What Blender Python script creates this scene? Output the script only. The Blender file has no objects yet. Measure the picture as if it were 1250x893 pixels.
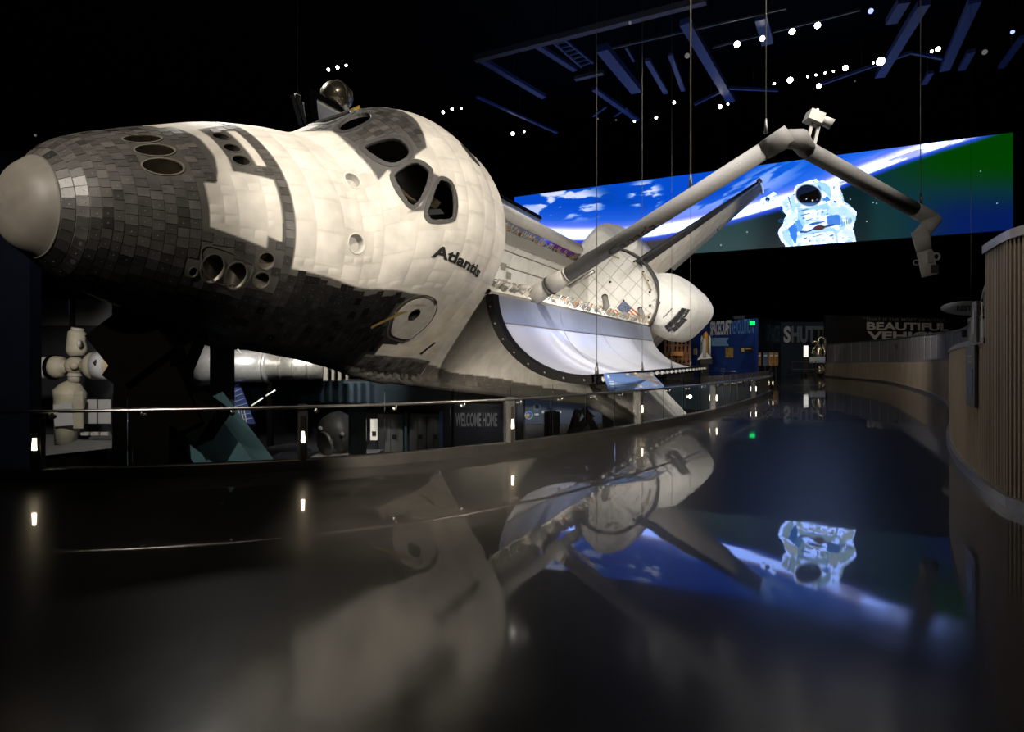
import bpy, math, random
import numpy as np
from mathutils import Matrix, Vector

# ---------------------------------------------------------------- camera, world, lights, exposure
scene = bpy.context.scene
COL = scene.collection
EYE = 1.56                                   # camera height above the walkway
cam_data = bpy.data.cameras.new('camera'); cam = bpy.data.objects.new('camera', cam_data)
COL.objects.link(cam); scene.camera = cam
cam.location = (0, 0, EYE); cam.rotation_euler = (math.radians(90), 0, 0)
cam_data.sensor_width = 36; cam_data.lens = 36*720/1250; cam_data.shift_y = -6.5/1250
cam_data.clip_start = .05; cam_data.clip_end = 300
scene.view_settings.view_transform = 'Standard'; scene.view_settings.look = 'None'
scene.view_settings.exposure = 0.0; scene.view_settings.gamma = 1.0; scene.view_settings.use_curve_mapping = False
world = bpy.data.worlds.new('world'); scene.world = world; world.use_nodes = True
world.node_tree.nodes['Background'].inputs[0].default_value = (.5, .55, .7, 1)
world.node_tree.nodes['Background'].inputs[1].default_value = .0006

def spot(name, loc, aim, power, color=(1, .88, .72), angle=40, blend=.4, radius=.25):
    d = bpy.data.lights.new(name, 'SPOT'); d.energy = power; d.color = color
    d.spot_size = math.radians(angle); d.spot_blend = blend; d.shadow_soft_size = radius
    o = bpy.data.objects.new(name, d); COL.objects.link(o); o.location = loc
    o.rotation_euler = (Vector(aim)-Vector(loc)).to_track_quat('-Z', 'Y').to_euler()
    return o
WARM = (1, .91, .79); WHITE = (1, .96, .89); BLUE = (.15, .35, 1)
spot('key_light_nose', (-9, -5, 14), (-4.4, 9.5, 3.8), 11500, WARM, 24)
spot('key_light_cabin', (1.5, -2, 15), (-2.0, 13.5, 4.2), 10500, WARM, 28)
spot('key_light_side', (14, 2, 9), (-1.0, 14.5, 3.0), 9000, WARM, 36)
spot('key_light_bay', (9, 4, 16), (4.5, 22, 2.5), 22000, WHITE, 36)
spot('key_light_door', (6, 10, 17), (5.2, 20.0, 0.6), 14000, (.97, .97, 1), 34)
spot('key_light_tail', (23, 15, 7), (11, 33, 6), 9000, WHITE, 30)
spot('pod_light', (15, 16, 17), (9.5, 31, 4), 9000, WHITE, 30)
spot('wing_fill_light', (-3.0, -1, 2.5), (2.6, 20, -1.4), 24000, WARM, 26)  # added low behind the camera to brighten the glove under the door
spot('pod_fill_light_left', (-4, 14, 16), (6.5, 33, 5.6), 9000, WHITE, 40)  # added fill that lifts the starboard pod and the bay
spot('satellite_fill_light', (-1, 9, 14), (-5.6, 18.5, 9.6), 1500, WHITE, 14)  # added fill, there only to bring the satellite out of the dark
spot('arm_fill_light', (9, 2, 12), (8.5, 15.5, 6), 1500, WHITE, 60)  # added fill for the dim lower boom and wrist
spot('column_fill_light', (-8, 5, 9), (-11, 12, 1.0), 500, (.85, .88, 1), 50, .8)  # added fill so the left column does not go black
spot('roof_light', (-12, 22, 17), (-2, 14, 4.5), 5000, WHITE, 40)
spot('walkway_light_near', (-4, 3, 12), (-4, 7, 0), 320, WARM, 70, .8)
spot('walkway_light_far', (4, 8, 13), (4, 13, 0), 420, WARM, 70, .8)
spot('wall_light_near', (2.5, 4.0, 7), (8.0, 9.5, 1.2), 230, WARM, 75, .9)
spot('wall_light_far', (14, 28, 10), (24, 38, 1.2), 5200, WARM, 120, 1)

# ---------------------------------------------------------------- helpers
def px2w(px, py, d):
    """the point at distance d (metres along the hall) that stands at photo pixel px, py"""
    return np.array([(px-625)/720*d, d, EYE+(440-py)/720*d])
rng = np.random.default_rng(7); random.seed(7)

def smoothstep(a, b, x):
    t = np.clip((x-a)/(b-a), 0, 1); return t*t*(3-2*t)

class MB:
    """collects shapes and links them as one mesh object"""
    def __init__(s): s.v = []; s.f = []; s.c = []; s.n = 0; s.smooth = []
    def add(s, v, f, col=None, smooth=False):
        v = np.asarray(v, float).reshape(-1, 3)
        s.v.append(v); s.f += [tuple(i+s.n for i in q) for q in f]; s.smooth += [smooth]*len(f)
        s.c.append(np.tile(np.asarray(col if col is not None else (1, 1, 1), float)[:3], (len(v), 1)) if col is None or np.ndim(col) == 1 else np.asarray(col, float))
        s.n += len(v); return s
    def box(s, c, size, rot=None, col=None):
        x, y, z = np.asarray(size)/2
        v = np.array([[i*x, j*y, k*z] for i in (-1, 1) for j in (-1, 1) for k in (-1, 1)])
        if rot is not None: v = v @ np.asarray(rot).T
        return s.add(v+np.asarray(c), [(0, 1, 3, 2), (4, 6, 7, 5), (0, 4, 5, 1), (2, 3, 7, 6), (0, 2, 6, 4), (1, 5, 7, 3)], col)
    def beam(s, a, b, w, h, up=(0, 0, 1), col=None):
        a = np.asarray(a, float); b = np.asarray(b, float); d = b-a; L = np.linalg.norm(d); d /= L
        x = np.cross(d, up); nx = np.linalg.norm(x)
        if nx < 1e-6: x = np.cross(d, (0, 1, 0)); nx = np.linalg.norm(x)
        x /= nx; z = np.cross(x, d)
        return s.box((a+b)/2, (w, L, h), np.stack([x, d, z], 1), col)
    def tube(s, path, r, n=10, caps=True, col=None):
        P = np.asarray(path, float); m = len(P); r = np.broadcast_to(np.asarray(r, float), (m,))
        T = np.gradient(P, axis=0); T /= np.linalg.norm(T, axis=1)[:, None]
        u = np.array([0, 0, 1.]) if abs(T[0][2]) < .9 else np.array([1., 0, 0])
        rings = []
        for i in range(m):
            x = np.cross(T[i], u); x /= np.linalg.norm(x); y = np.cross(x, T[i]); u = y
            a = np.arange(n)/n*2*np.pi
            rings.append(P[i]+r[i]*(np.cos(a)[:, None]*x+np.sin(a)[:, None]*y))
        f = [(i*n+j, i*n+(j+1) % n, (i+1)*n+(j+1) % n, (i+1)*n+j) for i in range(m-1) for j in range(n)]
        if caps: f += [tuple(range(n))[::-1], tuple(range((m-1)*n, m*n))]
        return s.add(np.concatenate(rings), f, col, True)
    def lathe(s, prof, o=(0, 0, 0), axis=(0, 0, 1), n=24, col=None, smooth=True, caps=True):
        ax = np.asarray(axis, float); ax /= np.linalg.norm(ax)
        x = np.cross(ax, (0, 0, 1) if abs(ax[2]) < .9 else (1, 0, 0)); x /= np.linalg.norm(x); y = np.cross(ax, x)
        a = np.arange(n)/n*2*np.pi; ring = np.cos(a)[:, None]*x+np.sin(a)[:, None]*y
        v = np.concatenate([np.asarray(o)+ring*r+ax*t for r, t in prof]); m = len(prof)
        f = [(i*n+j, i*n+(j+1) % n, (i+1)*n+(j+1) % n, (i+1)*n+j) for i in range(m-1) for j in range(n)]
        if caps: f += [tuple(range(n))[::-1], tuple(range((m-1)*n, m*n))]
        return s.add(v, f, col, smooth)
    def grid(s, A, col=None, smooth=True, flip=False):
        A = np.asarray(A, float); m, n = A.shape[:2]
        f = [(i*n+j, i*n+j+1, (i+1)*n+j+1, (i+1)*n+j) for i in range(m-1) for j in range(n-1)]
        if flip: f = [q[::-1] for q in f]
        return s.add(A.reshape(-1, 3), f, None if col is None else (np.asarray(col).reshape(-1, 3) if np.ndim(col) > 1 else col), smooth)
    def slab(s, poly, vec, col=None):
        """a planar polygon pushed along vec"""
        P = np.asarray(poly, float); n = len(P); Q = P+np.asarray(vec)
        return s.add(np.concatenate([P, Q]), [tuple(range(n))[::-1], tuple(range(n, 2*n))]+[(i, (i+1) % n, n+(i+1) % n, n+i) for i in range(n)], col)
    def build(s, name, m, parent=None, colors=False, kind=None):
        v = np.concatenate(s.v); me = bpy.data.meshes.new(name)
        me.from_pydata(v.tolist(), [], s.f)
        if any(s.smooth): me.polygons.foreach_set('use_smooth', s.smooth)
        if colors:
            c = np.ones((len(v), 4), np.float32); c[:, :3] = np.concatenate(s.c)
            at = me.color_attributes.new('Col', 'FLOAT_COLOR', 'POINT'); at.data.foreach_set('color', c.ravel())
        me.materials.append(m); me.update()
        o = bpy.data.objects.new(name, me); COL.objects.link(o)
        if parent is not None: o.parent = parent
        if kind: o['kind'] = kind
        return o

def empty(name, loc=(0, 0, 0), rotz=0, parent=None):
    o = bpy.data.objects.new(name, None); COL.objects.link(o); o.location = loc; o.rotation_euler = (0, 0, rotz)
    o.empty_display_size = .2
    if parent is not None: o.parent = parent
    return o
def tag(o, label, cat, group=None):
    o['label'] = label; o['category'] = cat
    if group: o['group'] = group
    return o
def structure(o): o['kind'] = 'structure'; return o
def copy_tree(o, parent=None):
    c = o.copy(); COL.objects.link(c)
    if parent is not None: c.parent = parent
    for ch in list(o.children): copy_tree(ch, c)
    return c

def mat(name, color=(.5, .5, .5), rough=.5, metal=0., emit=None, strength=0., noise=0., nscale=3., bump=0., bscale=40., attr=False, coat=0., spec=.5, trans=0., ior=1.45, rough_noise=0.):
    m = bpy.data.materials.new(name); m.use_nodes = True; nt = m.node_tree; b = nt.nodes['Principled BSDF']
    b.inputs['Roughness'].default_value = rough; b.inputs['Metallic'].default_value = metal
    b.inputs['Specular IOR Level'].default_value = spec; b.inputs['Coat Weight'].default_value = coat
    b.inputs['Transmission Weight'].default_value = trans; b.inputs['IOR'].default_value = ior
    src = None
    if attr:
        a = nt.nodes.new('ShaderNodeVertexColor'); a.layer_name = 'Col'; src = a.outputs['Color']
    b.inputs['Base Color'].default_value = (*color, 1)
    tc = nt.nodes.new('ShaderNodeTexCoord')
    if noise or rough_noise:
        n = nt.nodes.new('ShaderNodeTexNoise'); n.inputs['Scale'].default_value = nscale; n.inputs['Detail'].default_value = 6
        nt.links.new(tc.outputs['Object'], n.inputs['Vector'])
    if noise:
        r = nt.nodes.new('ShaderNodeMapRange'); r.inputs[1].default_value = .25; r.inputs[2].default_value = .75
        r.inputs[3].default_value = 1-noise; r.inputs[4].default_value = 1+noise*.35
        nt.links.new(n.outputs['Fac'], r.inputs[0])
        mx = nt.nodes.new('ShaderNodeMix'); mx.data_type = 'RGBA'; mx.blend_type = 'MULTIPLY'; mx.inputs[0].default_value = 1
        if src is not None: nt.links.new(src, mx.inputs[6])
        else: mx.inputs[6].default_value = (*color, 1)
        nt.links.new(r.outputs[0], mx.inputs[7]); src = mx.outputs[2]
    if rough_noise:
        r2 = nt.nodes.new('ShaderNodeMapRange'); r2.inputs[1].default_value = .3; r2.inputs[2].default_value = .7
        r2.inputs[3].default_value = max(0, rough-rough_noise); r2.inputs[4].default_value = rough+rough_noise
        nt.links.new(n.outputs['Fac'], r2.inputs[0]); nt.links.new(r2.outputs[0], b.inputs['Roughness'])
    if src is not None: nt.links.new(src, b.inputs['Base Color'])
    if bump:
        n2 = nt.nodes.new('ShaderNodeTexNoise'); n2.inputs['Scale'].default_value = bscale; n2.inputs['Detail'].default_value = 3
        nt.links.new(tc.outputs['Object'], n2.inputs['Vector'])
        bp = nt.nodes.new('ShaderNodeBump'); bp.inputs['Strength'].default_value = bump; bp.inputs['Distance'].default_value = .02
        nt.links.new(n2.outputs['Fac'], bp.inputs['Height']); nt.links.new(bp.outputs['Normal'], b.inputs['Normal'])
    if strength:
        b.inputs['Emission Color'].default_value = (*(emit or color), 1); b.inputs['Emission Strength'].default_value = strength
        if attr and emit is None: nt.links.new(src, b.inputs['Emission Color'])
    return m

def chaikin(P, it=2):
    P = np.asarray(P, float)
    for _ in range(it):
        Q = np.roll(P, -1, axis=0); P = np.stack([.75*P+.25*Q, .25*P+.75*Q], 1).reshape(-1, P.shape[1])
    return P
def inpoly(x, y, P):
    P = np.asarray(P, float); r = np.zeros(np.shape(x), bool); n = len(P)
    for i in range(n):
        x0, y0 = P[i]; x1, y1 = P[(i+1) % n]
        if y0 == y1: continue
        c = ((y0 > y) != (y1 > y)) & (x < (x1-x0)*(y-y0)/(y1-y0)+x0); r ^= c
    return r

def text2d(s, bold=0., align='LEFT'):
    """flat letters as vertices and faces, cap height about 0.7, baseline at y = 0"""
    cu = bpy.data.curves.new('lettering', 'FONT'); cu.body = s; cu.size = 1; cu.offset = bold; cu.resolution_u = 4; cu.fill_mode = 'FRONT'
    o = bpy.data.objects.new('lettering', cu); COL.objects.link(o)
    dg = bpy.context.evaluated_depsgraph_get(); me = o.evaluated_get(dg).to_mesh()
    v = np.array([w.co[:] for w in me.vertices])[:, :2]; f = [tuple(p.vertices) for p in me.polygons]
    o.evaluated_get(dg).to_mesh_clear(); bpy.data.objects.remove(o); bpy.data.curves.remove(cu)
    v[:, 0] -= v[:, 0].min(); return v, f
def wall_text(name, s, a, b, height, m, parent, z0, out, bold=.02, thick=.02):
    """letters between plan points a and b (left to right), feet at height z0, standing proud along out"""
    v, f = text2d(s, bold); W = v[:, 0].max(); cap = v[:, 1].max()
    a = np.asarray(a, float); b = np.asarray(b, float); t = v[:, 0]/W
    P = np.zeros((len(v), 3)); P[:, :2] = a+(b-a)*t[:, None]; P[:, 2] = z0+v[:, 1]/cap*height
    o3 = np.array([out[0], out[1], 0.])*thick
    mb = MB(); mb.add(P+o3, f); 
    return mb.build(name, m, parent)

# ---------------------------------------------------------------- materials
M_floor = mat('polished dark concrete', (.015, .0135, .0115), .30, noise=.5, nscale=1.2, spec=.09, coat=.72)
def floor_waves():
    nt = M_floor.node_tree; b = nt.nodes['Principled BSDF']; tc = nt.nodes.new('ShaderNodeTexCoord')
    n = nt.nodes.new('ShaderNodeTexNoise'); n.inputs['Scale'].default_value = .9; n.inputs['Detail'].default_value = 2
    nt.links.new(tc.outputs['Object'], n.inputs['Vector'])
    bp = nt.nodes.new('ShaderNodeBump'); bp.inputs['Strength'].default_value = .10; bp.inputs['Distance'].default_value = .02
    nt.links.new(n.outputs['Fac'], bp.inputs['Height']); nt.links.new(bp.outputs['Normal'], b.inputs['Normal'])
    # coat roughness falls with y, to blur near reflections and keep far ones sharp
    g = nt.nodes.new('ShaderNodeSeparateXYZ'); nt.links.new(tc.outputs['Object'], g.inputs[0])
    r = nt.nodes.new('ShaderNodeMapRange'); r.inputs[1].default_value = 2.2; r.inputs[2].default_value = 4.3; r.inputs[3].default_value = .20; r.inputs[4].default_value = .026
    nt.links.new(g.outputs['Y'], r.inputs[0])
    n3 = nt.nodes.new('ShaderNodeTexNoise'); n3.inputs['Scale'].default_value = 1.7; n3.inputs['Detail'].default_value = 5; nt.links.new(tc.outputs['Object'], n3.inputs['Vector'])
    m2 = nt.nodes.new('ShaderNodeMapRange'); m2.inputs[1].default_value = .3; m2.inputs[2].default_value = .7; m2.inputs[3].default_value = .7; m2.inputs[4].default_value = 1.35; nt.links.new(n3.outputs['Fac'], m2.inputs[0])
    mm = nt.nodes.new('ShaderNodeMath'); mm.operation = 'MULTIPLY'; nt.links.new(r.outputs[0], mm.inputs[0]); nt.links.new(m2.outputs[0], mm.inputs[1]); nt.links.new(mm.outputs[0], b.inputs['Coat Roughness']); nt.links.new(bp.outputs['Normal'], b.inputs['Coat Normal'])
floor_waves()
M_black = mat('black paint', (.002, .002, .0022), .8, spec=.1)
M_pit = mat('dark pit floor', (.02, .021, .025), .5)
M_bluewall = mat('dark blue column paint', (.022, .026, .042), .55, noise=.2)
M_steel = mat('brushed steel', (.42, .40, .37), .28, 1.)
M_dsteel = mat('dark steel post', (.10, .097, .092), .4, .8)
M_curb = mat('dark metal curb', (.085, .079, .07), .33, .9, noise=.2)
M_glass = mat('clear glass', (.96, .98, .98), .0, trans=1., ior=1.45)
M_lamp = mat('warm post lamp', (1, .8, .5), .5, emit=(1, .82, .55), strength=14)
M_teal = mat('teal toned steel', (.06, .12, .14), .5, noise=.2)  # teal light on the support leg is put into this base colour
M_strut = mat('black support steel', (.003, .0028, .0026), .9, spec=0.)
M_hull = mat('thermal protection', (1, 1, 1), .6, attr=True, noise=.27, nscale=2.2, bump=.06, bscale=40)
M_tile = mat('black thermal tile', (1, 1, 1), .36, attr=True, noise=.35, nscale=6, bump=.12, bscale=60)
M_blanket = mat('white quilted blanket', (.74, .70, .63), .8, noise=.14, nscale=3, bump=.5, bscale=30)
M_cap = mat('carbon nose cap', (.20, .182, .155), .5, noise=.25, nscale=3)
M_white = mat('white panel', (.74, .71, .65), .7, noise=.12, nscale=3, bump=.2)
M_nozzle = mat('heat stained nozzle', (.20, .18, .145), .45, .35, noise=.3, nscale=8)
M_dark = mat('dark cavity', (.012, .011, .010), .7)
M_frame = mat('grey window surround', (.062, .059, .056), .55, noise=.5, nscale=30)
M_pane = mat('cockpit glass', (.45, .45, .45), .02, trans=1., ior=1.25)
M_radiator = mat('silver radiator', (.80, .81, .88), .3, .62, noise=.06, nscale=2)
M_radreflect = mat('blue grey radiator reflection', (.36, .39, .50), .4, .6, noise=.1)  # colour of the painted reflection strip on the bay doors
M_seal = mat('black door seal', (.003, .0029, .0028), .6, spec=.08)
M_orange = mat('orange tape', (.55, .20, .04), .6)
M_tan = mat('tan fitting', (.42, .33, .20), .6)
M_greymet = mat('grey fittings', (.26, .245, .22), .45, .5)
M_boom = mat('arm blanket', (.115, .107, .098), .75, noise=.12, bump=.2)
M_armlt = mat('pale arm fitting', (.25, .235, .21), .6)
M_ink = mat('black ink', (.012, .012, .012), .7)
M_red = mat('red ink', (.5, .03, .02), .7)
M_navy = mat('navy ink', (.04, .06, .20), .7)
M_wht = mat('white paint', (.75, .75, .75), .7)
M_gold = mat('bronze foil', (.30, .26, .18), .3, .9, noise=.3)
M_yellow = mat('yellow paint', (.85, .50, .02), .5)
M_silver = mat('silver foil', (.85, .84, .82), .3, .7, noise=.15, bump=.3, bscale=12)

# ---------------------------------------------------------------- the hall
def spline(P, n):
    P = np.asarray(P, float); Q = np.concatenate([[2*P[0]-P[1]], P, [2*P[-1]-P[-2]]])
    out = []
    for i in range(1, len(Q)-2):
        for t in np.linspace(0, 1, 24, endpoint=False):
            p0, p1, p2, p3 = Q[i-1:i+3]
            out.append(.5*(2*p1+(p2-p0)*t+(2*p0-5*p1+4*p2-p3)*t*t+(3*p1-p0-3*p2+p3)*t**3))
    out.append(Q[-2]); out = np.array(out)
    s = np.concatenate([[0], np.cumsum(np.linalg.norm(np.diff(out, axis=0), axis=1))])
    q = np.linspace(0, s[-1], n); return np.stack([np.interp(q, s, out[:, k]) for k in range(out.shape[1])], 1)
POSTS = np.array([(-9.6, 7.62), (-6.23, 7.69), (-2.92, 8.45), (0.01, 10.2), (2.87, 13.26), (5.81, 17.1), (9.25, 22.6), (12.5, 28.5)])
RAIL = spline(np.concatenate([[(-13, 7.9)], POSTS, [(14.2, 32.6)]]), 260)
WALLC = spline([(5.6, -6), (5.0, 0), (4.95, 3.5), (5.27, 6.07), (5.4, 6.49), (5.98, 7.59), (7.05, 9.36), (8.86, 11.95), (12.2, 16.3), (15.4, 20.8), (17.7, 24.6), (22.5, 33.4), (27.3, 44), (30.5, 57.6)], 420)
BACK = [(14.2, 32.6), (13.6, 36), (11.5, 39), (6, 42), (-4, 44), (-30, 46), (-43, 47)]
mb = MB()
def floor_outline():
    P = [tuple(p) for p in RAIL] + BACK[1:] + [(-43, 88), (54, 88), (54, -14), (-43, -14), (-43, 7.9)]
    return P
P = floor_outline(); import bmesh
bm = bmesh.new(); vs = [bm.verts.new((x, y, 0)) for x, y in P]; fc = bm.faces.new(vs)
bmesh.ops.triangulate(bm, faces=[fc]); bm.normal_update()
for f_ in bm.faces:
    if f_.normal.z < 0: f_.normal_flip()
me = bpy.data.meshes.new('floor'); bm.to_mesh(me); bm.free(); me.materials.append(M_floor)
floor = bpy.data.objects.new('floor', me); COL.objects.link(floor); structure(floor)
M_fascia = mat('teal deck fascia', (.030, .055, .075), .5, noise=.2)
M_fasciad = mat('dark slab edge', (.03, .03, .032), .6)
def strip_wall(name, C, z0, z1, m, thick=.25, side=1):
    C = np.asarray(C, float); T = np.gradient(C, axis=0); T /= np.linalg.norm(T, axis=1)[:, None]; N = np.stack([-T[:, 1], T[:, 0]], 1)*thick*side
    n = len(C); z0 = np.broadcast_to(z0, (n,)); z1 = np.broadcast_to(z1, (n,))
    A = np.stack([np.c_[C, z0], np.c_[C, z1], np.c_[C+N, z1], np.c_[C+N, z0], np.c_[C, z0]], 1)
    mb = MB(); mb.grid(A, smooth=False); return mb.build(name, m)
structure(strip_wall('trim_1', RAIL, -.5, -.004, M_fasciad, .2, -1))
structure(strip_wall('trim_2', BACK, -1.62, -.004, M_fascia, .3, -1))
mb = MB(); mb.box((5, 36, -8.05), (100, 104, .1)); structure(mb.build('floor_lower', M_pit))
mb = MB(); mb.box((5, 37, 21.5), (100, 104, .2)); structure(mb.build('ceiling', M_black))
for nm, c, s_ in (('wall_back', (5, 88.2, 6.7), (100, .3, 30)), ('wall_left', (-43.2, 37, 6.7), (.3, 104, 30)), ('wall_east', (54.2, 37, 6.7), (.3, 104, 30)), ('wall_front', (5, -14.2, 6.7), (100, .3, 30))):
    mb = MB(); mb.box(c, s_); structure(mb.build(nm, M_black))
# the tall blue-black column at the left edge, and the wall under the far deck
mb = MB(); mb.box((-12.9, 12.2, -1.1), (6.1, .3, 13.9)); structure(mb.build('column_left', M_bluewall))
mb = MB(); mb.box((5, 48.2, -4.8), (90, .3, 6.4)); structure(mb.build('wall_lower', mat('dark lower wall', (.020, .022, .03), .6)))

# ---------------------------------------------------------------- the curved corrugated wall on the right
M_corr = mat('corrugated bronze metal', (.24, .195, .145), .5, .35, noise=.25, nscale=.8)
M_upper = mat('grey blue wall panel', (.105, .105, .115), .6, noise=.15)
M_seam = mat('pale panel seam', (.42, .37, .29), .6)
M_toprail = mat('steel top trim', (.28, .29, .33), .3, .9)
wall_right = empty('wall_right', (0, 0, 0)); structure(wall_right)
wall_right['category'] = 'wall'; del wall_right['category']
Wc = spline(WALLC, 1600); Ws = np.concatenate([[0], np.cumsum(np.linalg.norm(np.diff(Wc, axis=0), axis=1))])
Wt = np.gradient(Wc, axis=0); Wt /= np.linalg.norm(Wt, axis=1)[:, None]; Wn = np.stack([Wt[:, 1], -Wt[:, 0]], 1)   # away from the walkway
def wat(s): return np.array([np.interp(s, Ws, Wc[:, 0]), np.interp(s, Ws, Wc[:, 1])]), np.array([np.interp(s, Ws, Wn[:, 0]), np.interp(s, Ws, Wn[:, 1])])
def s_at_y(y): return float(np.interp(y, Wc[:, 1], Ws))
def band_h(y): return np.interp(y, [0, 6.8, 12, 20.8, 38, 57.6], [1.78, 1.78, 1.71, 1.60, 1.50, 1.36])
def up_h(y): return np.interp(y, [8.9, 12, 20.8, 33.4, 44, 57.6], [2.2, 2.35, 2.62, 2.97, 3.1, 3.14])
S0, S1, SN = s_at_y(-6), s_at_y(57.6), s_at_y(7.15)
def corrugated(sa, sb, h0, h1, pitch=.075, depth=.022, back=0., z0=.0):
    n = max(2, int(round((sb-sa)/pitch))); prof = []
    for i in range(n):
        for t, o in ((0, 0), (.35, 0), (.5, depth), (.85, depth)): prof.append((sa+(sb-sa)*(i+t)/n, o))
    prof.append((sb, 0)); A = []
    for s_, o in prof:
        c, nn = wat(s_); h = np.interp(s_, [sa, sb], [h0, h1]); p = c+nn*(o+back)
        A.append([(p[0], p[1], z0), (p[0], p[1], h), *( [(p[0]+nn[0]*.12, p[1]+nn[1]*.12, h)] )])
    mb = MB(); mb.grid(A, smooth=False); return mb
# tall near section
s_ = s_at_y(-5.5)
while s_ < SN-.05:
    e = min(SN, s_+2.2)
    corrugated(s_, e, 2.88, 2.88, .062).build('corrugated_panel', M_corr, wall_right); s_ = e
# lower band beyond it
s_ = SN
while s_ < S1-.05:
    y = wat(s_)[0][1]; e = min(S1, s_+(1.3 if y < 22 else 2.0))
    corrugated(s_, e-.012, band_h(y), band_h(wat(e)[0][1]), .075 if y < 22 else .25, .018).build('corrugated_panel', M_corr, wall_right); s_ = e
# upper set-back panels with pale seams
def upper(sa, sb, ha, hb, zb):
    mb = MB(); A = []
    for k in range(5):
        s2 = sa+(sb-sa-.1)*k/4; c, nn = wat(s2); p = c+nn*.34; h = ha+(hb-ha)*k/4; q = p+nn*.1
        A.append([(p[0], p[1], zb), (p[0], p[1], h), (q[0], q[1], h), (q[0], q[1], zb)])
    mb.grid(A, smooth=False); o = mb.build('upper_panel', M_upper, wall_right)
    mb = MB(); A = []
    for k in range(2):
        c, nn = wat(sb-.1+.1*k); p = c+nn*.31; h = hb; q = p+nn*.12
        A.append([(p[0], p[1], zb), (p[0], p[1], h), (q[0], q[1], h)])
    mb.grid(A, smooth=False); mb.build('seam_strip', M_seam, wall_right)
s_ = s_at_y(9.3)
while s_ < S1-.1:
    y = wat(s_)[0][1]; e = min(S1, s_+(1.0 if y < 14 else 2.2)); upper(s_, e, up_h(y), up_h(wat(e)[0][1]), 1.2); s_ = e
ss = np.linspace(SN, s_at_y(9.3), 8)
for a, b in zip(ss[:-1], ss[1:]):
    f_ = lambda s: 2.46+.30*math.sqrt(max(0, 1-((s-SN)/(ss[-1]-SN))**2)); upper(a, b, f_(a), f_(b), 1.2)
def wall_strip(name, sa, sb, off, zf, w, t, m):
    q = np.linspace(sa, sb, max(4, int((sb-sa)/.25))); path = []
    A = []
    for s2 in q:
        c, nn = wat(s2); p = c+nn*off; z = zf(s2, c[1])
        A.append([(p[0]-nn[0]*t, p[1]-nn[1]*t, z-w/2), (p[0]-nn[0]*t, p[1]-nn[1]*t, z+w/2), (p[0]+nn[0]*.14, p[1]+nn[1]*.14, z+w/2)])
    mb = MB(); mb.grid(A, smooth=False); return mb.build(name, m, wall_right)
wall_strip('ledge', SN, S1, 0.0, lambda s, y: band_h(y)+.03, .07, .015, M_upper)
wall_strip('ledge_top', SN, S1, .16, lambda s, y: band_h(y)+.045, .03, .16, M_upper)
wall_strip('top_rail', s_at_y(9.3), S1, .34, lambda s, y: up_h(y)+.02, .06, .04, M_toprail)
wall_strip('top_rail', SN, s_at_y(9.3), .34, lambda s, y: 2.46+.30*math.sqrt(max(0, 1-((s-SN)/(ss[-1]-SN))**2))+.02, .06, .04, M_toprail)
wall_strip('top_rail', s_at_y(-5.5), SN, 0.0, lambda s, y: 2.90, .10, .03, M_toprail)
c, nn = wat(SN); mb = MB(); mb.box((c[0]+nn[0]*.2, c[1]+nn[1]*.2, 1.45), (.06, .5, 2.9)); mb.build('end_post', M_toprail, wall_right)
wall_strip('base_rail', s_at_y(-5.5), S1, 0.0, lambda s, y: .06, .12, .05, M_toprail)
# dark square brackets clipped on the upper wall
def wall_item(y, z, w, h, t, name, m, off=0.0):
    c, nn = wat(s_at_y(y)); tt = np.array([-nn[1], nn[0]]); p = c+nn*(off-t/2-.012)
    R_ = np.array([[tt[0], nn[0], 0], [tt[1], nn[1], 0], [0, 0, 1]]); mb = MB(); mb.box((p[0], p[1], z), (w, t, h), R_); return mb.build(name, m), c, nn, tt, R_
for y, z in ((8.3, 2.42), (17.5, 2.35), (40, 2.6)):
    o, *_ = wall_item(y, z, .26, .2, .12, 'wall_speaker', M_dark, .34)
    tag(o, {8.3: 'small black box high on the curved wall beside the tall corrugated panel', 17.5: 'small black box on the curved wall under the restroom sign', 40: 'small black box on the far end of the curved grey wall'}[y], 'speaker', 'black boxes on the curved wall')
# two graphic panels at the near end
def graphic(y, z, w, h, name, label):
    root, c, nn, tt, R_ = wall_item(y, z, w, h, .03, name, mat('graphic panel charcoal', (.035, .037, .045), .4)); tag(root, label, 'panel')
    return root, c, nn, tt, R_
g, c, nn, tt, R_ = graphic(7.75, 1.36, .62, .80, 'wall_placard', 'dark graphic panel with blue picture on the brown corrugated wall')
def gbox(dx, z, w, h, m, name, par):
    p = c-nn*.046+tt*dx; mb = MB(); mb.box((p[0], p[1], z), (w, .006, h), R_); return mb.build(name, m, par)
gbox(0, 1.28, .38, .34, mat('blue picture', (.03, .06, .16), .4, noise=.8, nscale=9), 'picture', g)
for k, w in ((0, .34), (1, .26)): gbox(0, 1.62-.07*k, w, .022, mat('grey print', (.25, .25, .27), .6), 'print_line', g)
g, c, nn, tt, R_ = graphic(7.5, 2.05, .34, .52, 'wall_sign', 'narrow dark sign panel above the graphic panel on curved wall')
gbox(0, 2.05, .12, .30, mat('grey print two', (.2, .2, .22), .6), 'picture', g)
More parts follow.
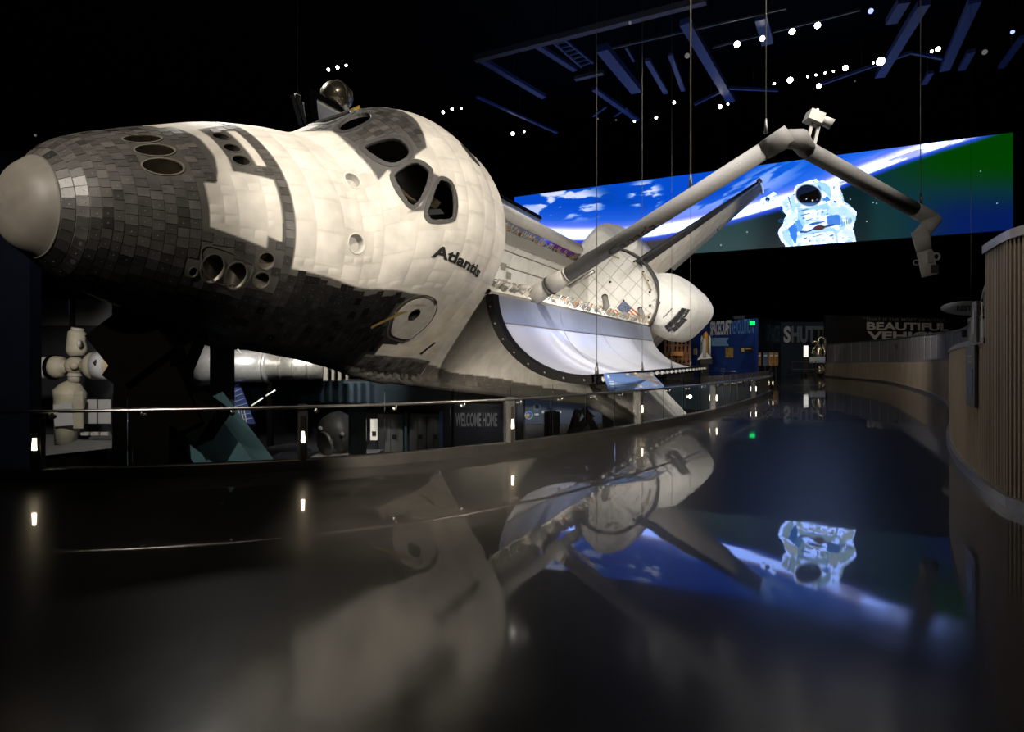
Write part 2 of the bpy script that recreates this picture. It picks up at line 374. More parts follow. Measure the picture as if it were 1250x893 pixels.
# elliptical restroom sign above the far wall
mb = MB(); a = np.arange(40)/40*2*math.pi; cx, cy, cz = px2w(1186, 376, 24)
E_ = np.c_[cx+1.22*np.cos(a), np.full(40, cy), cz+.30*np.sin(a)]; mb.slab(E_, (0, .08, 0))
sg = tag(mb.build('restroom_sign', mat('dark sign oval', (.16, .16, .17), .6)), 'dark oval restrooms sign hanging above the curved grey wall', 'sign')
wall_text('sign_lettering', 'RESTROOMS', (cx-.62, cy), (cx+.95, cy), .2, M_dark, sg, cz-.1, (0, -1), .03)
mb = MB(); mb.tube([(cx, cy+.04, cz+.28), (cx, cy+.04, 21.3)], .005, 6); mb.build('hanger', M_dark, sg)

# ---------------------------------------------------------------- the glass railing along the walkway
def offs(C, o):
    T = np.gradient(C, axis=0); T /= np.linalg.norm(T, axis=1)[:, None]; return C+np.stack([T[:, 1], -T[:, 0]], 1)*o
def sub_curve(C, s0, s1, n):
    s = np.concatenate([[0], np.cumsum(np.linalg.norm(np.diff(C, axis=0), axis=1))]); q = np.linspace(s0, s1, n)
    return np.stack([np.interp(q, s, C[:, 0]), np.interp(q, s, C[:, 1])], 1)
def len_at(C, p):
    s = np.concatenate([[0], np.cumsum(np.linalg.norm(np.diff(C, axis=0), axis=1))]); return float(s[np.argmin(((C-p)**2).sum(1))])
def railing(C, posts, label, lit=True, per=3, hand=True):
    root = empty('glass_railing', (posts[0][0], posts[0][1], 0)); inv = np.array([posts[0][0], posts[0][1], 0])
    tag(root, label, 'railing')
    def fin(mb, nm, m, par=None):
        if par is None or par is root:
            for k in range(len(mb.v)): mb.v[k] = mb.v[k]-inv
        else:
            for k in range(len(mb.v)): mb.v[k] = mb.v[k]-inv
        return mb.build(nm, m, par or root)
    T = len_at(C, C[-1])
    n = len(C); A = np.stack([np.c_[offs(C, .09), np.zeros(n)], np.c_[offs(C, .09), np.full(n, .15)], np.c_[offs(C, .075), np.full(n, .165)], np.c_[offs(C, -.06), np.full(n, .165)], np.c_[offs(C, -.06), np.zeros(n)]], 1)
    mb = MB(); mb.grid(A, smooth=False); fin(mb, 'curb', M_curb)
    if hand:
        mb = MB(); mb.tube(np.c_[offs(C, .10), np.full(n, .905)], .024, 10); fin(mb, 'handrail', M_steel)
    S = [len_at(C, p) for p in posts]
    edges = [max(0, S[0]-3.3)]+S+[T]
    for a, b in zip(edges[:-1], edges[1:]):
        if b-a < .5: continue
        k = max(1, int(round((b-a)/(3.35/per))))
        for j in range(k):
            s0, s1 = a+(b-a)*j/k+.03, a+(b-a)*(j+1)/k-.03
            q = sub_curve(C, s0, s1, 6); z0 = np.full(6, .165); z1 = np.full(6, 1.12)
            o1, o2 = offs(q, -.006), offs(q, .006)
            g = np.stack([np.c_[o1, z0], np.c_[o1, z1], np.c_[o2, z1], np.c_[o2, z0], np.c_[o1, z0]], 1)
            mb = MB(); mb.grid(g, smooth=False); P0, P1 = g[0, :4], g[-1, :4]; mb.add(P0, [(0, 1, 2, 3)]); mb.add(P1, [(3, 2, 1, 0)])
            gl = fin(mb, 'glass_panel', M_glass)
            if hand and s0 > 2:
                c0 = sub_curve(C, s0, s1, 12)[[0, 1]]
                for cc, dd in ((sub_curve(C, s0+.1, s0+.2, 3), 0),):
                    ci, co = offs(cc, .0)[1], offs(cc, .10)[1]
                    mb = MB(); mb.tube([(*ci, .83), (*co, .83), (*co, .885)], .013, 8); mb.lathe([(.001, 0), (.03, 0), (.03, .02), (.001, .02)], (*ci, .83), (co[0]-ci[0], co[1]-ci[1], 0), 12)
                    fin(mb, 'clamp', M_steel, gl)
    for p, s0 in zip(posts, S):
        q = sub_curve(C, max(0, s0-.05), s0+.05, 3); t = q[2]-q[0]; t /= np.linalg.norm(t); nn = np.array([t[1], -t[0]])
        R_ = np.array([[t[0], nn[0], 0], [t[1], nn[1], 0], [0, 0, 1]]); c = offs(q, .03)[1]
        mb = MB(); mb.box((c[0], c[1], .47), (.13, .10, .94), R_); po = fin(mb, 'post', M_dsteel)
        mb = MB(); f0 = c+nn*.056; mb.box((f0[0], f0[1], .47), (.07, .016, .62), R_); fin(mb, 'post_plate', M_curb, po)
        if lit:
            f1 = c+nn*.075; mb = MB(); v = []
            for dx, dz in ((-.026, -.085), (.026, -.085), (.018, .07), (-.018, .07)): v.append((f1[0]+t[0]*dx, f1[1]+t[1]*dx, .49+dz))
            mb.slab(v, (-nn[0]*.02, -nn[1]*.02, 0)); fin(mb, 'post_light', M_lamp, po)
    return root
railing(RAIL, POSTS, 'long curved glass railing with steel handrail and lit posts along the walkway')
railing(spline(BACK[1:], 60), [BACK[2], (9, 40.6), (6.0, 42.0), (1, 43.0)], 'far glass railing on the opposite deck edge below blue wall', lit=False, per=2, hand=True)

# ---------------------------------------------------------------- reading panel fixed at the rail
ip = empty('reading_panel', tuple(px2w(790, 520, 13.2)*[1, 1, 0])); tag(ip, 'slanted blue reading panel with text and picture on the walkway railing', 'info panel')
o0 = np.array(ip.location)
def pt(x, y, d): return px2w(x, y, d)
A_, B_, C_, D_ = pt(743, 476, 12.75)-o0, pt(811, 471, 13.45)-o0, pt(795, 454.5, 13.95)-o0, pt(737, 456, 13.25)-o0
nrm = np.cross(B_-A_, D_-A_); nrm /= np.linalg.norm(nrm)
mb = MB(); mb.slab([A_, B_, C_, D_], -nrm*.03); face = mb.build('panel_face', mat('blue panel print', (.09, .16, .36), .35), ip)
def on(u, v, off=.006): return A_+(B_-A_)*u+(D_-A_)*v*(1-u)+(C_-B_)*v*u+nrm*off
def quad(u0, v0, u1, v1, nm, m, off=.005):
    mb = MB(); mb.slab([on(u0, v0, off), on(u1, v0, off), on(u1, v1, off), on(u0, v1, off)], -nrm*.003); return mb.build(nm, m, face)
M_print = mat('pale print', (.5, .55, .65), .6); M_pic = mat('moon photograph', (.20, .20, .21), .6, noise=.9, nscale=7)
quad(.05, .72, .40, .90, 'title_print', M_print)
for k in range(5): quad(.05, .58-.1*k, .33-.02*(k % 2), .61-.1*k, 'text_line', M_print)
quad(.52, .03, .97, .97, 'picture', M_pic); quad(.42, .1, .56, .45, 'picture', M_pic, .008)
for u, v in ((.44, .9), (.62, .95), (.93, .80), (.55, .06)): quad(u, v-.05, u+.05, v+.05, 'badge', mat('tan print', (.45, .36, .2), .6), .011)
mb = MB(); b0 = on(.35, .3, -.03); b1 = np.array([b0[0], b0[1]+.02, .95-o0[2]]); mb.beam(b0, b1, .12, .04); mb.build('bracket', M_dsteel, ip)

# ---------------------------------------------------------------- far walls with lettering
def slabwall(name, a, b, z0, z1, m, t=.3):
    a = np.asarray(a, float); b = np.asarray(b, float); d = (b-a)/np.linalg.norm(b-a); n = np.array([-d[1], d[0]])*t
    mb = MB(); mb.slab([(*a, z0), (*b, z0), (*(b+n), z0), (*(a+n), z0)], (0, 0, z1-z0)); return mb.build(name, m), np.array([d[1], -d[0]])
def P2(px, d): return ((px-625)/720*d, d)
M_bpanel = mat('blue exhibit wall', (.012, .035, .16), .5, noise=.15); M_dteal = mat('dark teal exhibit wall', (.006, .014, .022), .5)
M_beaut = mat('dark mural wall', (.012, .009, .008), .6, noise=.8, nscale=.25)
M_ltxt = mat('lettering white', (.52, .50, .46), .6); M_ltxt2 = mat('lettering teal', (.05, .11, .13), .6); M_lblue = mat('lettering blue', (.10, .22, .50), .6); M_lgrey = mat('lettering grey', (.16, .165, .18), .6)
w, n_ = slabwall('exhibit_wall', P2(838, 58), P2(922.5, 50), 0, 5.15, M_bpanel); tag(w, 'blue exhibit wall headed spacecraft revolution behind the orbiter tail', 'wall')
def along(a, b, t): return tuple(np.asarray(a)*(1-t)+np.asarray(b)*t)
a0, b0 = np.array(P2(838, 58)), np.array(P2(922.5, 50))
def tx(px):    # where a photo column meets the wall line
    r = np.array([(px-625)/720, 1.]); M_ = np.stack([r, -(b0-a0)], 1); k = np.linalg.solve(M_, a0); return tuple(r*k[0])
def zz(py, p): return EYE+(440-py)/720*p[1]
wall_text('lettering', 'SPACECRAFT', tx(867.5), tx(893), 1.25, M_ltxt, w, zz(408, tx(880)), n_, .03, .03)
wall_text('lettering', 'REVOLUTION', tx(893.6), tx(920), 1.25, M_lblue, w, zz(407, tx(906)), n_, .01, .03)
def wquad(pxs, m, nm, off=.04):
    v = [(*(np.array(tx(x))+n_*off), zz(y, tx(x))) for x, y in pxs]; mb = MB(); mb.slab(v, (-n_[0]*.03, -n_[1]*.03, 0)); return mb.build(nm, m, w)
wquad([(869, 412), (890, 412), (887, 417), (890, 422), (869, 422)], mat('pale blue banner', (.16, .28, .45), .6), 'banner')
wquad([(886, 424), (895, 424), (895, 436), (886, 436)], mat('orange poster', (.38, .24, .06), .6, noise=.6, nscale=3), 'poster')
wquad([(904, 423), (919, 422.5), (919, 430), (904, 431)], mat('dark poster', (.02, .02, .03), .6), 'poster')
wquad([(905.5, 424.5), (909, 424.3), (909, 429), (905.5, 429.2)], mat('tan emblem', (.45, .35, .15), .6), 'poster_emblem', .06)
wquad([(911, 425), (917.5, 424.7), (917.5, 426), (911, 426.2)], mat('yellow print', (.5, .4, .1), .6), 'poster_title', .06)
wquad([(847, 425), (851, 424), (851, 433), (847, 433)], mat('yellow arrow print', (.45, .35, .12), .6), 'poster')
ex = px2w(918.3, 394.3, 49.6); mb = MB(); mb.box(ex, (.42, .08, .30)); mb.build('exit_lamp', mat('green exit lamp', (0, .8, .1), .5, emit=(0, 1, .15), strength=1.3), w)
mb = MB(); mb.box(px2w(901, 388.2, 51.9)+np.array([0, 0, .06]), (.95, .5, .30)); tag(mb.build('projector', M_dark), 'dark projector box on top of the blue exhibit wall', 'projector')
w, n_ = slabwall('exhibit_wall', P2(924, 60), P2(953, 66), 0, 6.0, M_dteal); tag(w, 'narrow dark facet lettered space between the blue and shuttle walls', 'wall')
a0, b0 = np.array(P2(924, 60)), np.array(P2(953, 66))
wall_text('lettering', 'SPACE', tx(935), tx(952), 1.75, M_ltxt2, w, zz(416, tx(944)), n_, .02, .03)
w, n_ = slabwall('exhibit_wall', P2(953, 66), P2(1012, 66), 0, 5.9, M_dteal); tag(w, 'dark teal exhibit wall with big letters shuttle at walkway end', 'wall')
a0, b0 = np.array(P2(953, 66)), np.array(P2(1012, 66))
wall_text('lettering', 'S', tx(956.5), tx(965), 1.75, M_ltxt, w, zz(417, tx(960)), n_, .04, .03)
wall_text('lettering', 'HUTTLE', tx(966), tx(1018), 1.75, M_lgrey, w, zz(417, tx(990)), n_, .04, .03)
w, n_ = slabwall('exhibit_wall', P2(1008, 62), P2(1200, 66), 0, 6.35, M_beaut); tag(w, 'dark brown mural wall quoting the most graceful, beautiful vehicle', 'wall')
a0, b0 = np.array(P2(1008, 62)), np.array(P2(1200, 66))
wall_text('lettering', '\u201cTHAT IS THE MOST GRACEFUL,', tx(1053), tx(1156), .30, M_lgrey, w, zz(391.5, tx(1100)), n_, .01, .05)
wall_text('lettering', 'BEAUTIFUL', tx(1057.5), tx(1157), .80, M_ltxt, w, zz(402.5, tx(1100)), n_, .035, .05)
wall_text('lettering', 'VEHICLE', tx(1058), tx(1157), .85, M_ltxt, w, zz(414, tx(1100)), n_, .035, .05)
spot('mural_lamp', (40, 55, 9), (40, 64, 4.5), 160, WARM, 80, .8); spot('shuttle_wall_lamp', (31, 55, 9), (32, 66, 3), 380, (.8, .9, 1), 60, .8); spot('blue_wall_lamp', (20, 45, 8), (19.5, 53, 2.5), 420, (.75, .85, 1), 65, .8)
# white lit column sign
mb = MB(); p = px2w(983.8, 428.5, 60); mb.box(p, (.42, .1, 1.15)); ls = mb.build('lit_sign', mat('lit sign face', (.9, .9, .85), .5, emit=(1, .97, .9), strength=.75)); tag(ls, 'narrow lit white sign standing beside the rocket engine', 'sign')
mb = MB(); mb.box((p[0], p[1]+.05, (p[2]-.6)/2), (.34, .12, p[2]-.6)); mb.build('stand', M_dark, ls)

# orbiter skin profile
# stations: X, ztop, zbot, halfwidth, zm, nu, nl   (inches, orbiter structural coordinates)
ST=np.array([
[238,344,344,0.5,344,2.0,2.0],
[239.5,355,333,11.5,344,2.0,2.0],
[244,366,323,24,344,2.0,2.0],
[254,376,317,35,343,2.0,2.05],
[262,385,312,46,342,2.0,2.1],
[274,393,308,54,341,2.05,2.2],
[298,404,303,66,340,2.1,2.35],
[328,417,298,78,339,2.15,2.5],
[360,430,292,88.5,339,2.2,2.7],
[400,441,289,97,341,2.2,2.9],
[426,446,286,101,344,2.15,3.0],
[440,454,284,102,345,2.05,3.1],
[454,468,283,103,347,1.95,3.2],
[470,485,283,104,349,1.95,3.3],
[486,498,282,105,351,1.97,3.4],
[505,507,282,106,353,2.0,3.5],
[540,512,281,107,355,2.05,3.6],
[582,507,280,107,357,2.05,3.6]],float)
def pchip(x,xs,ys):
    # monotone cubic
    h=np.diff(xs); d=np.diff(ys,axis=0)/h[:,None]
    m=np.zeros_like(ys)
    for j in range(ys.shape[1]):
        for i in range(1,len(xs)-1):
            a,b=d[i-1,j],d[i,j]
            m[i,j]=0 if a*b<=0 else (h[i-1]+h[i])*3/((2*h[i]+h[i-1])/a+(h[i]+2*h[i-1])/b)
        m[0,j]=d[0,j]; m[-1,j]=d[-1,j]
    x=np.clip(x,xs[0],xs[-1]); i=np.clip(np.searchsorted(xs,x)-1,0,len(xs)-2)
    t=((x-xs[i])/h[i])[:,None]; H=h[i][:,None]
    return ys[i]*(1+2*t)*(1-t)**2+H*m[i]*t*(1-t)**2+ys[i+1]*t*t*(3-2*t)+H*m[i+1]*t*t*(t-1)
def resample(p,n):
    s=np.concatenate([[0],np.cumsum(np.hypot(*np.diff(p,axis=0).T))]); s/=s[-1]
    q=np.linspace(0,1,n); return np.stack([np.interp(q,s,p[:,0]),np.interp(q,s,p[:,1])],1)
def oval(zt,zb,hw,zm,nu,nl):
    a=np.linspace(0,np.pi/2,60)
    lo=np.stack([hw*np.sin(a)**(2/nl),zm-(zm-zb)*np.cos(a)**(2/nl)],1)
    up=np.stack([hw*np.cos(a)**(2/nu),zm+(zt-zm)*np.sin(a)**(2/nu)],1)
    return np.concatenate([lo,up[1:]])
def ple(X):   # leading edge half span
    return 99+(X-492)*.158
def flare(X,zt,zb,hw,nu,sill=412):
    le=max(ple(X),hw+1.0); r=7.0; zl=zb+10+(le-105)*.03
    g=le-hw
    pts=[(0,zb)]
    pts+= [(t*(le-r),zb+(t**6)*(zl-r-zb)) for t in np.linspace(.1,1,30)]
    a=np.linspace(-np.pi/2,np.pi*.42,14)
    pts+=[(le-r+r*np.cos(t),zl+r*np.sin(t)) for t in a]
    # concave up to side
    x0,z0=pts[-1]; H=min(70,18+g*1.1); x1,z1=hw,z0+H
    c=(hw+max(0,g-r)*.12, z0+5)
    for t in np.linspace(0.05,1,24):
        pts.append(((1-t)**2*x0+2*t*(1-t)*c[0]+t*t*x1,(1-t)**2*z0+2*t*(1-t)*c[1]+t*t*z1))
    pts+=[(hw,z) for z in np.linspace(z1,sill,8)[1:]]
    a=np.linspace(0,np.pi/2,50)[1:]
    pts+=[(hw*np.cos(t)**(2/nu),sill+(zt-sill)*np.sin(t)**(2/nu)) for t in a]
    return np.array(pts)
def section(X,n=121):
    r=pchip(np.array([X]),ST[:,0],ST[:,1:])[0]
    A=resample(oval(*r),n)
    t=np.clip((X-430)/110,0,1); t=t*t*(3-2*t)
    if t>0:
        B=resample(flare(max(X,500),r[0],r[1],r[2],r[4],412),n); A=(1-t)*A+t*B
    return A
def surf(Xs,n=121):
    return np.stack([np.concatenate([np.full((n,1),X),section(X,n)],1) for X in Xs])  # [i,j]=(X,p,z)


# ---------------------------------------------------------------- the orbiter (inches in its own stations, then metres)
KS = .0254*.95
R_ORB = np.array([[0.43687852, -0.65246618, 0.61921325], [0.89951379, 0.31422448, -0.30354229], [0.00347912, 0.68960196, 0.72418025]])
T_ORB = np.array([-6.26102, 7.71214, 3.16773+EYE])
def L(A):
    A = np.asarray(A, float); return np.stack([(A[..., 0]-236)*KS, -A[..., 1]*KS, (A[..., 2]-400)*KS], -1)
def toW(A): return L(A) @ R_ORB.T + T_ORB
shuttle = empty('space_shuttle'); shuttle.matrix_world = Matrix.Translation(T_ORB) @ Matrix(R_ORB.tolist()).to_4x4()
tag(shuttle, 'huge black and white space shuttle orbiter hung tilted with open bay doors', 'space shuttle')
XG = np.concatenate([np.arange(238, 262, .5), np.arange(262, 588.5, 1.0)]); NV = 221
G = np.stack([np.concatenate([np.full((NV, 1), x), section(x, NV)], 1) for x in XG])
ARC = np.linalg.norm(np.diff(G, axis=1), axis=2).sum(1)
def hp(X, V):
    """a point of the skin: station X, V from 0 (keel) over 1 (crown) to 2 (keel, starboard)"""
    X = np.asarray(X, float); V = np.asarray(V, float); X, V = np.broadcast_arrays(X, V)
    sg = np.where(V > 1, -1., 1.); v = np.clip(np.where(V > 1, 2-V, V), 0, 1)*(NV-1)
    i = np.clip(np.searchsorted(XG, X)-1, 0, len(XG)-2); t = np.clip((X-XG[i])/(XG[i+1]-XG[i]), 0, 1)[..., None]
    j = np.clip(v.astype(int), 0, NV-2); u = (v-j)[..., None]
    P = (G[i, j]*(1-t)+G[i+1, j]*t)*(1-u)+(G[i, j+1]*(1-t)+G[i+1, j+1]*t)*u
    P = P.copy(); P[..., 1] *= sg; return P
def hn(X, V):
    a = hp(np.asarray(X)+1.5, V)-hp(np.asarray(X)-1.5, V); b = hp(X, np.asarray(V)+.006)-hp(X, np.asarray(V)-.006)
    n = np.cross(b, a); n /= np.linalg.norm(n, axis=-1, keepdims=True)+1e-9; return n
_n = hn(400., .75); SGN = 1. if _n[1] > 0 else -1.
def hpo(X, V, o): return hp(X, V)+SGN*hn(X, V)*np.asarray(o)[..., None]
def arclen(X): return np.interp(X, XG, ARC)

W1 = chaikin([(476.5, .765), (477, .7775), (487.5, .845), (495.5, .84), (500.4, .8225), (500.4, .76), (497.5, .75), (480.5, .7475)])
W2 = chaikin([(457.6, .8775), (460.6, .89), (474.6, .9025), (481.5, .875), (482.5, .86), (470.6, .795), (463.6, .7925)])
W3 = chaikin([(449.7, .9975), (456.6, 1.0), (472.6, .985), (475.6, .9375), (470.6, .915), (457.6, .9125)])
W4 = chaikin([(452.6, 1.1175), (465.6, 1.1475), (480.5, 1.1325), (474.6, 1.08), (453.7, 1.075)])
def mir(P, c=2.06): Q = P.copy(); Q[:, 1] = c-Q[:, 1]; return Q
W5 = mir(W2)
WT1 = chaikin([(544, .972), (544, .925), (563, .925), (563, .972)]); WT2 = mir(WT1, 2.0)
WINDOWS = [W1, W2, W3, W4, W5, WT1, WT2]
def ell(X, V, rx, rv, n=28):
    a = np.arange(n)/n*2*np.pi; return np.stack([X+rx*np.cos(a), V+rv/arclen(X)*np.sin(a)], 1)
HATCH_WIN = ell(503.4, .5025, 5.2, 5.2)
NOZZ = [(299.3, 1.065, 10.5, 5.2), (300.3, .99, 10.5, 5.8), (299.3, .91, 10.5, 6.6), (346, 1.0525, 5.2, 4.6), (346, .99, 5.2, 4.6), (346, .935, 5.4, 4.8),
        (322.2, .583, 6.2, 9.5), (336.2, .575, 6.2, 9.5), (352.1, .633, 5.0, 5.6), (352.1, .578, 5.0, 5.6), (312.5, .56, 2.0, 3.0)]
NELL = [ell(*q) for q in NOZZ]
TRK = [ell(430.8, .9025, 5.5, 7.5), ell(420.8, .7175, 7.5, 7.5)]

POLY_SIDE = [(318, .85), (317.5, .7075), (351, .6675), (351, .702), (360.5, .6875), (361, .8675), (340, .89), (336, .8925), (324, .8475)]
def le_band(X): return np.interp(X, [480, 495, 560, 640, 1040], [60, 40, 30, 17, 15])
def classify(X, V):
    """0 black tile, 1 white, 2 windshield grey, 3 seam, 4 leading edge grey"""
    X = np.asarray(X, float); V = np.where(V > 1, 2-V, V) if True else V
    return X, V
def klass(X, Vf):
    X, Vf = np.broadcast_arrays(np.asarray(X, float), np.asarray(Vf, float)); V = np.where(Vf > 1, 2-Vf, Vf)
    c = np.zeros(X.shape, int)
    b = np.interp(X, [368, 370, 399, 449, 482, 501, 523], [.63, .625, .6175, .595, .565, .5575, .545])
    w = (X > 370) & (V > b) & (X < 523)
    Xq = np.floor(X/4)*4; Vq = np.floor(V*90)/90
    right = np.interp(Vq, [.36, .41, .44, .505, .545], [489, 516, 531, 530, 523])
    w |= (X >= 489) & (V <= b+.01) & (Xq > right) & (V > .37)
    w |= (X >= 523) & (V > .37)
    w |= (X > 491) & (V > .37) & (V < .405) 
    w |= inpoly(X, V, POLY_SIDE)
    top0 = np.interp(V, [.84, .89, .95, 1.0], [324, 328, 331, 331]); top1 = np.interp(V, [.84, .89, .95, 1.0], [324.5, 337, 338.5, 338.5])
    w |= (V > .845) & (X > top0) & (X < top1)
    w |= (V > .915) & (X > 354) & (X < 360.5)
    c[w] = 1
    ring = (X > 361) & (X < 370); c[ring & (V > .5)] = 0
    ws = inpoly(X, Vf, [(440, 1.19), (449, 1.115), (446, 1.0425), (445.5, .9775), (448.5, .885), (457, .905), (476, .915), (488, .93), (501, 1.0375), (506, 1.11), (495, 1.19)])
    ws |= inpoly(X, Vf, [(456, .91), (477, .92), (474, .90), (459, .88)]) | inpoly(X, Vf, [(462, .78), (472, .79), (484, .865), (490, .85), (478, .772)])
    c[ws] = 2
    P = hp(X, Vf); le = np.maximum(99+(X-492)*.158, 100)
    dark = (X > 480) & (V < .37) & (np.hypot(le-np.abs(P[..., 1]), 0) < le_band(X)); c[(X > 480) & (V < .37)] = 4
    return c
CK = np.array([(.055, .051, .046), (.74, .70, .63), (.085, .083, .080), (.14, .13, .11), (.13, .12, .105)])

# skin: a fine mesh, faces left out where windows, thrusters and recesses open
XF = np.concatenate([np.arange(251.5, 262, .5), np.arange(262, 589, 1.0)]); VF = np.linspace(0, 2, 561)
XX, VV = np.meshgrid(XF, VF, indexing='ij'); SK = L(hp(XX, VV)); KC = klass(XX, VV)
gapc = np.array([(.085, .08, .07), (.665, .625, .555), (.085, .083, .08), (.14, .13, .11), (.16, .15, .13)])
colr = sum(gapc[klass(np.clip(XX+a_, 251.5, 588), np.clip(VV+b_, 0, 2))].astype(float) for a_ in (-.35, .0, .35) for b_ in (-.0013, 0, .0013))/9
seam = ((np.abs(XX-np.interp(np.where(VV > 1, 2-VV, VV), [.48, .52, .6, .755, .9, 1], [272, 269.5, 266.5, 262.5, 260.5, 260.5])) < 1.2) & (np.where(VV > 1, 2-VV, VV) > .49)) | ((np.abs(np.where(VV > 1, 2-VV, VV)-.485)*arclen(XX) < 1.0) & (XX > 270) & (XX < 358))
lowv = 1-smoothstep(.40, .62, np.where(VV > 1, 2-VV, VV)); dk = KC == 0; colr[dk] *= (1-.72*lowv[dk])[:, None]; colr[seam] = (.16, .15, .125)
Xc = (XF[:-1, None]+XF[1:, None])/2; Vc = (VF[None, :-1]+VF[None, 1:])/2; Xc, Vc = np.broadcast_arrays(Xc, Vc)
hole = np.zeros(Xc.shape, bool)
for q in WINDOWS+NELL+TRK+[HATCH_WIN]: hole |= inpoly(Xc, Vc, q)
n2 = len(VF); ii, jj = np.nonzero(~hole)
faces = np.stack([ii*n2+jj, ii*n2+jj+1, (ii+1)*n2+jj+1, (ii+1)*n2+jj], 1)
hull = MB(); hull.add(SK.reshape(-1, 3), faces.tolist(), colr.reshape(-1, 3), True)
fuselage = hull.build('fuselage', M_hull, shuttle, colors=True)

# nose cap
a = 238+(252.3-238)*np.linspace(0, 1, 22)**1.6; v = np.linspace(0, 2, 97); AX, AV = np.meshgrid(a, v, indexing='ij')
mb = MB(); mb.grid(L(hpo(AX, AV, np.full(AX.shape, .15)))); mb.build('nose_cap', M_cap, shuttle)
mb = MB(); AX, AV = np.meshgrid([251.8, 252.0, 252.6, 252.8], v, indexing='ij'); o_ = np.array([0, .35, .35, 0])[:, None]+0*AX; mb.grid(L(hpo(AX, AV, o_))); mb.build('nose_cap_seal', mat('pale seal', (.16, .15, .13), .6), shuttle)

# frames, panes and walls of the cockpit windows
def opening(P, name, frame_in, depth, fw, fm, wall_m, pane_m, parent, pane_depth=2.2, frame_h=.5):
    c = P.mean(0); n = len(P)
    def ring(sc, o):
        d = P-c; l = np.stack([d[:, 0], d[:, 1]*arclen(P[:, 0])], 1); r = np.linalg.norm(l, axis=1)[:, None]; k = (r+sc)/r; Q = c+d*k
        return L(hpo(Q[:, 0], Q[:, 1], np.full(n, o)))
    rings = [ring(fw, -.3), ring(fw, frame_h), ring(.0, frame_h), ring(-.4, .1), ring(-.4, -pane_depth)]
    A = np.stack(rings+[], 0); A = np.concatenate([A, A[:, :1]], 1)
    mb = MB(); mb.grid(A, smooth=False); fr = mb.build(name, fm, parent)
    q = ring(-.4, -pane_depth*.7); mb = MB(); cen = q.mean(0); mb.add(np.concatenate([q, [cen]]), [(i, (i+1) % n, n) for i in range(n)]); mb.build('pane', pane_m, fr)
    return fr
nm = iter(['window']*5+['overhead_window']*2)
for P_ in WINDOWS: opening(P_, next(nm), 0, 0, 3.3, M_frame, M_frame, M_pane, shuttle)
# dark flight deck behind the panes
mb = MB(); mb.box((0, 0, 0), (1, 1, 1)); 
fd = MB(); XI = np.linspace(444, 585, 20); VI = np.linspace(.60, 1.40, 40); AX, AV = np.meshgrid(XI, VI, indexing='ij'); fd.grid(L(hpo(AX, AV, np.full(AX.shape, -24.))))
deck = fd.build('flight_deck', M_dark, shuttle)
M_seat = mat('tan seat cover', (.22, .17, .10), .7); M_panelg = mat('cabin grey', (.10, .10, .105), .6)
mb = MB(); mb.tube(L(hpo(np.array([459, 462, 467, 472.]), np.array([.892, .865, .83, .81]), np.full(4, -11.))), .05, 8); mb.build('window_post', M_seat, deck)
mb = MB(); mb.grid(L(np.stack([hpo(np.array([481., 497.]), np.array([.768, .768]), np.full(2, -8.)), hpo(np.array([481., 497.]), np.array([.785, .785]), np.full(2, -13.))]))); mb.build('side_console', M_panelg, deck)
mb = MB(); mb.box(L(hpo(490, .80, -12.)), (.22, .12, .18)); mb.build('seat', M_seat, deck)

# thrusters: scarfed bells sunk into the skin
def bell(P, depth, tilt, r2, name, m, lipm, lip=.9):
    n = len(P); c = P.mean(0); rim = L(hpo(P[:, 0], P[:, 1], np.full(n, .15))); nrm = -SGN*hn(c[0], c[1]); cc = hp(c[0], c[1])
    ax = np.asarray(nrm)+np.asarray(tilt); ax /= np.linalg.norm(ax); e = L(cc+ax*depth)
    A = [rim+(e-rim)*t*.0 for t in (0,)]; ec = e
    for t in (.12, .3, .55, .8, 1.0):
        ctr = rim.mean(0)+(ec-rim.mean(0))*t; k = 1-(1-r2)*t**1.2; A.append(ctr+(rim-rim.mean(0))*k)
    A = np.stack(A); A = np.concatenate([A, A[:, :1]], 1); mb = MB(); mb.grid(A); q = A[-1, :-1]; mb.add(q, [tuple(range(n))]); o = mb.build(name, m, shuttle)
    d = P-c; l = np.stack([d[:, 0], d[:, 1]*arclen(P[:, 0])], 1); r = np.linalg.norm(l, axis=1)[:, None]
    def rg(sc, of): Q = c+d*(r+sc)/r; return L(hpo(Q[:, 0], Q[:, 1], np.full(n, of)))
    B = np.stack([rg(lip, -.1), rg(lip, .45), rg(0, .45), rg(-.25, -.4)]); B = np.concatenate([B, B[:, :1]], 1); mb = MB(); mb.grid(B, smooth=False); mb.build('rim', lipm, o); return o
M_lip = mat('tan thruster rim', (.20, .18, .14), .55, noise=.3, nscale=20); M_lipd = mat('dark thruster rim', (.10, .092, .08), .5, noise=.3, nscale=20)
for k, P_ in enumerate(NELL):
    if k < 3: bell(P_, 15, (.9, 0, 0), .55, 'thruster', M_nozzle, M_lip)
    elif k < 6: bell(P_, 9, (0, 0, 0), .6, 'thruster', M_dark, M_lipd, .7)
    elif k < 8: bell(P_, 15, (0, 0, .8), .6, 'thruster', M_nozzle, M_lipd, .8)
    else: bell(P_, 9, (0, 0, .45), .6, 'thruster', M_nozzle, M_lipd, .7)
for P_ in TRK: bell(P_, 5.5, (0, 0, 0), .82, 'star_tracker', mat('recess white', (.55, .53, .49), .7, noise=.2), M_white, .8)
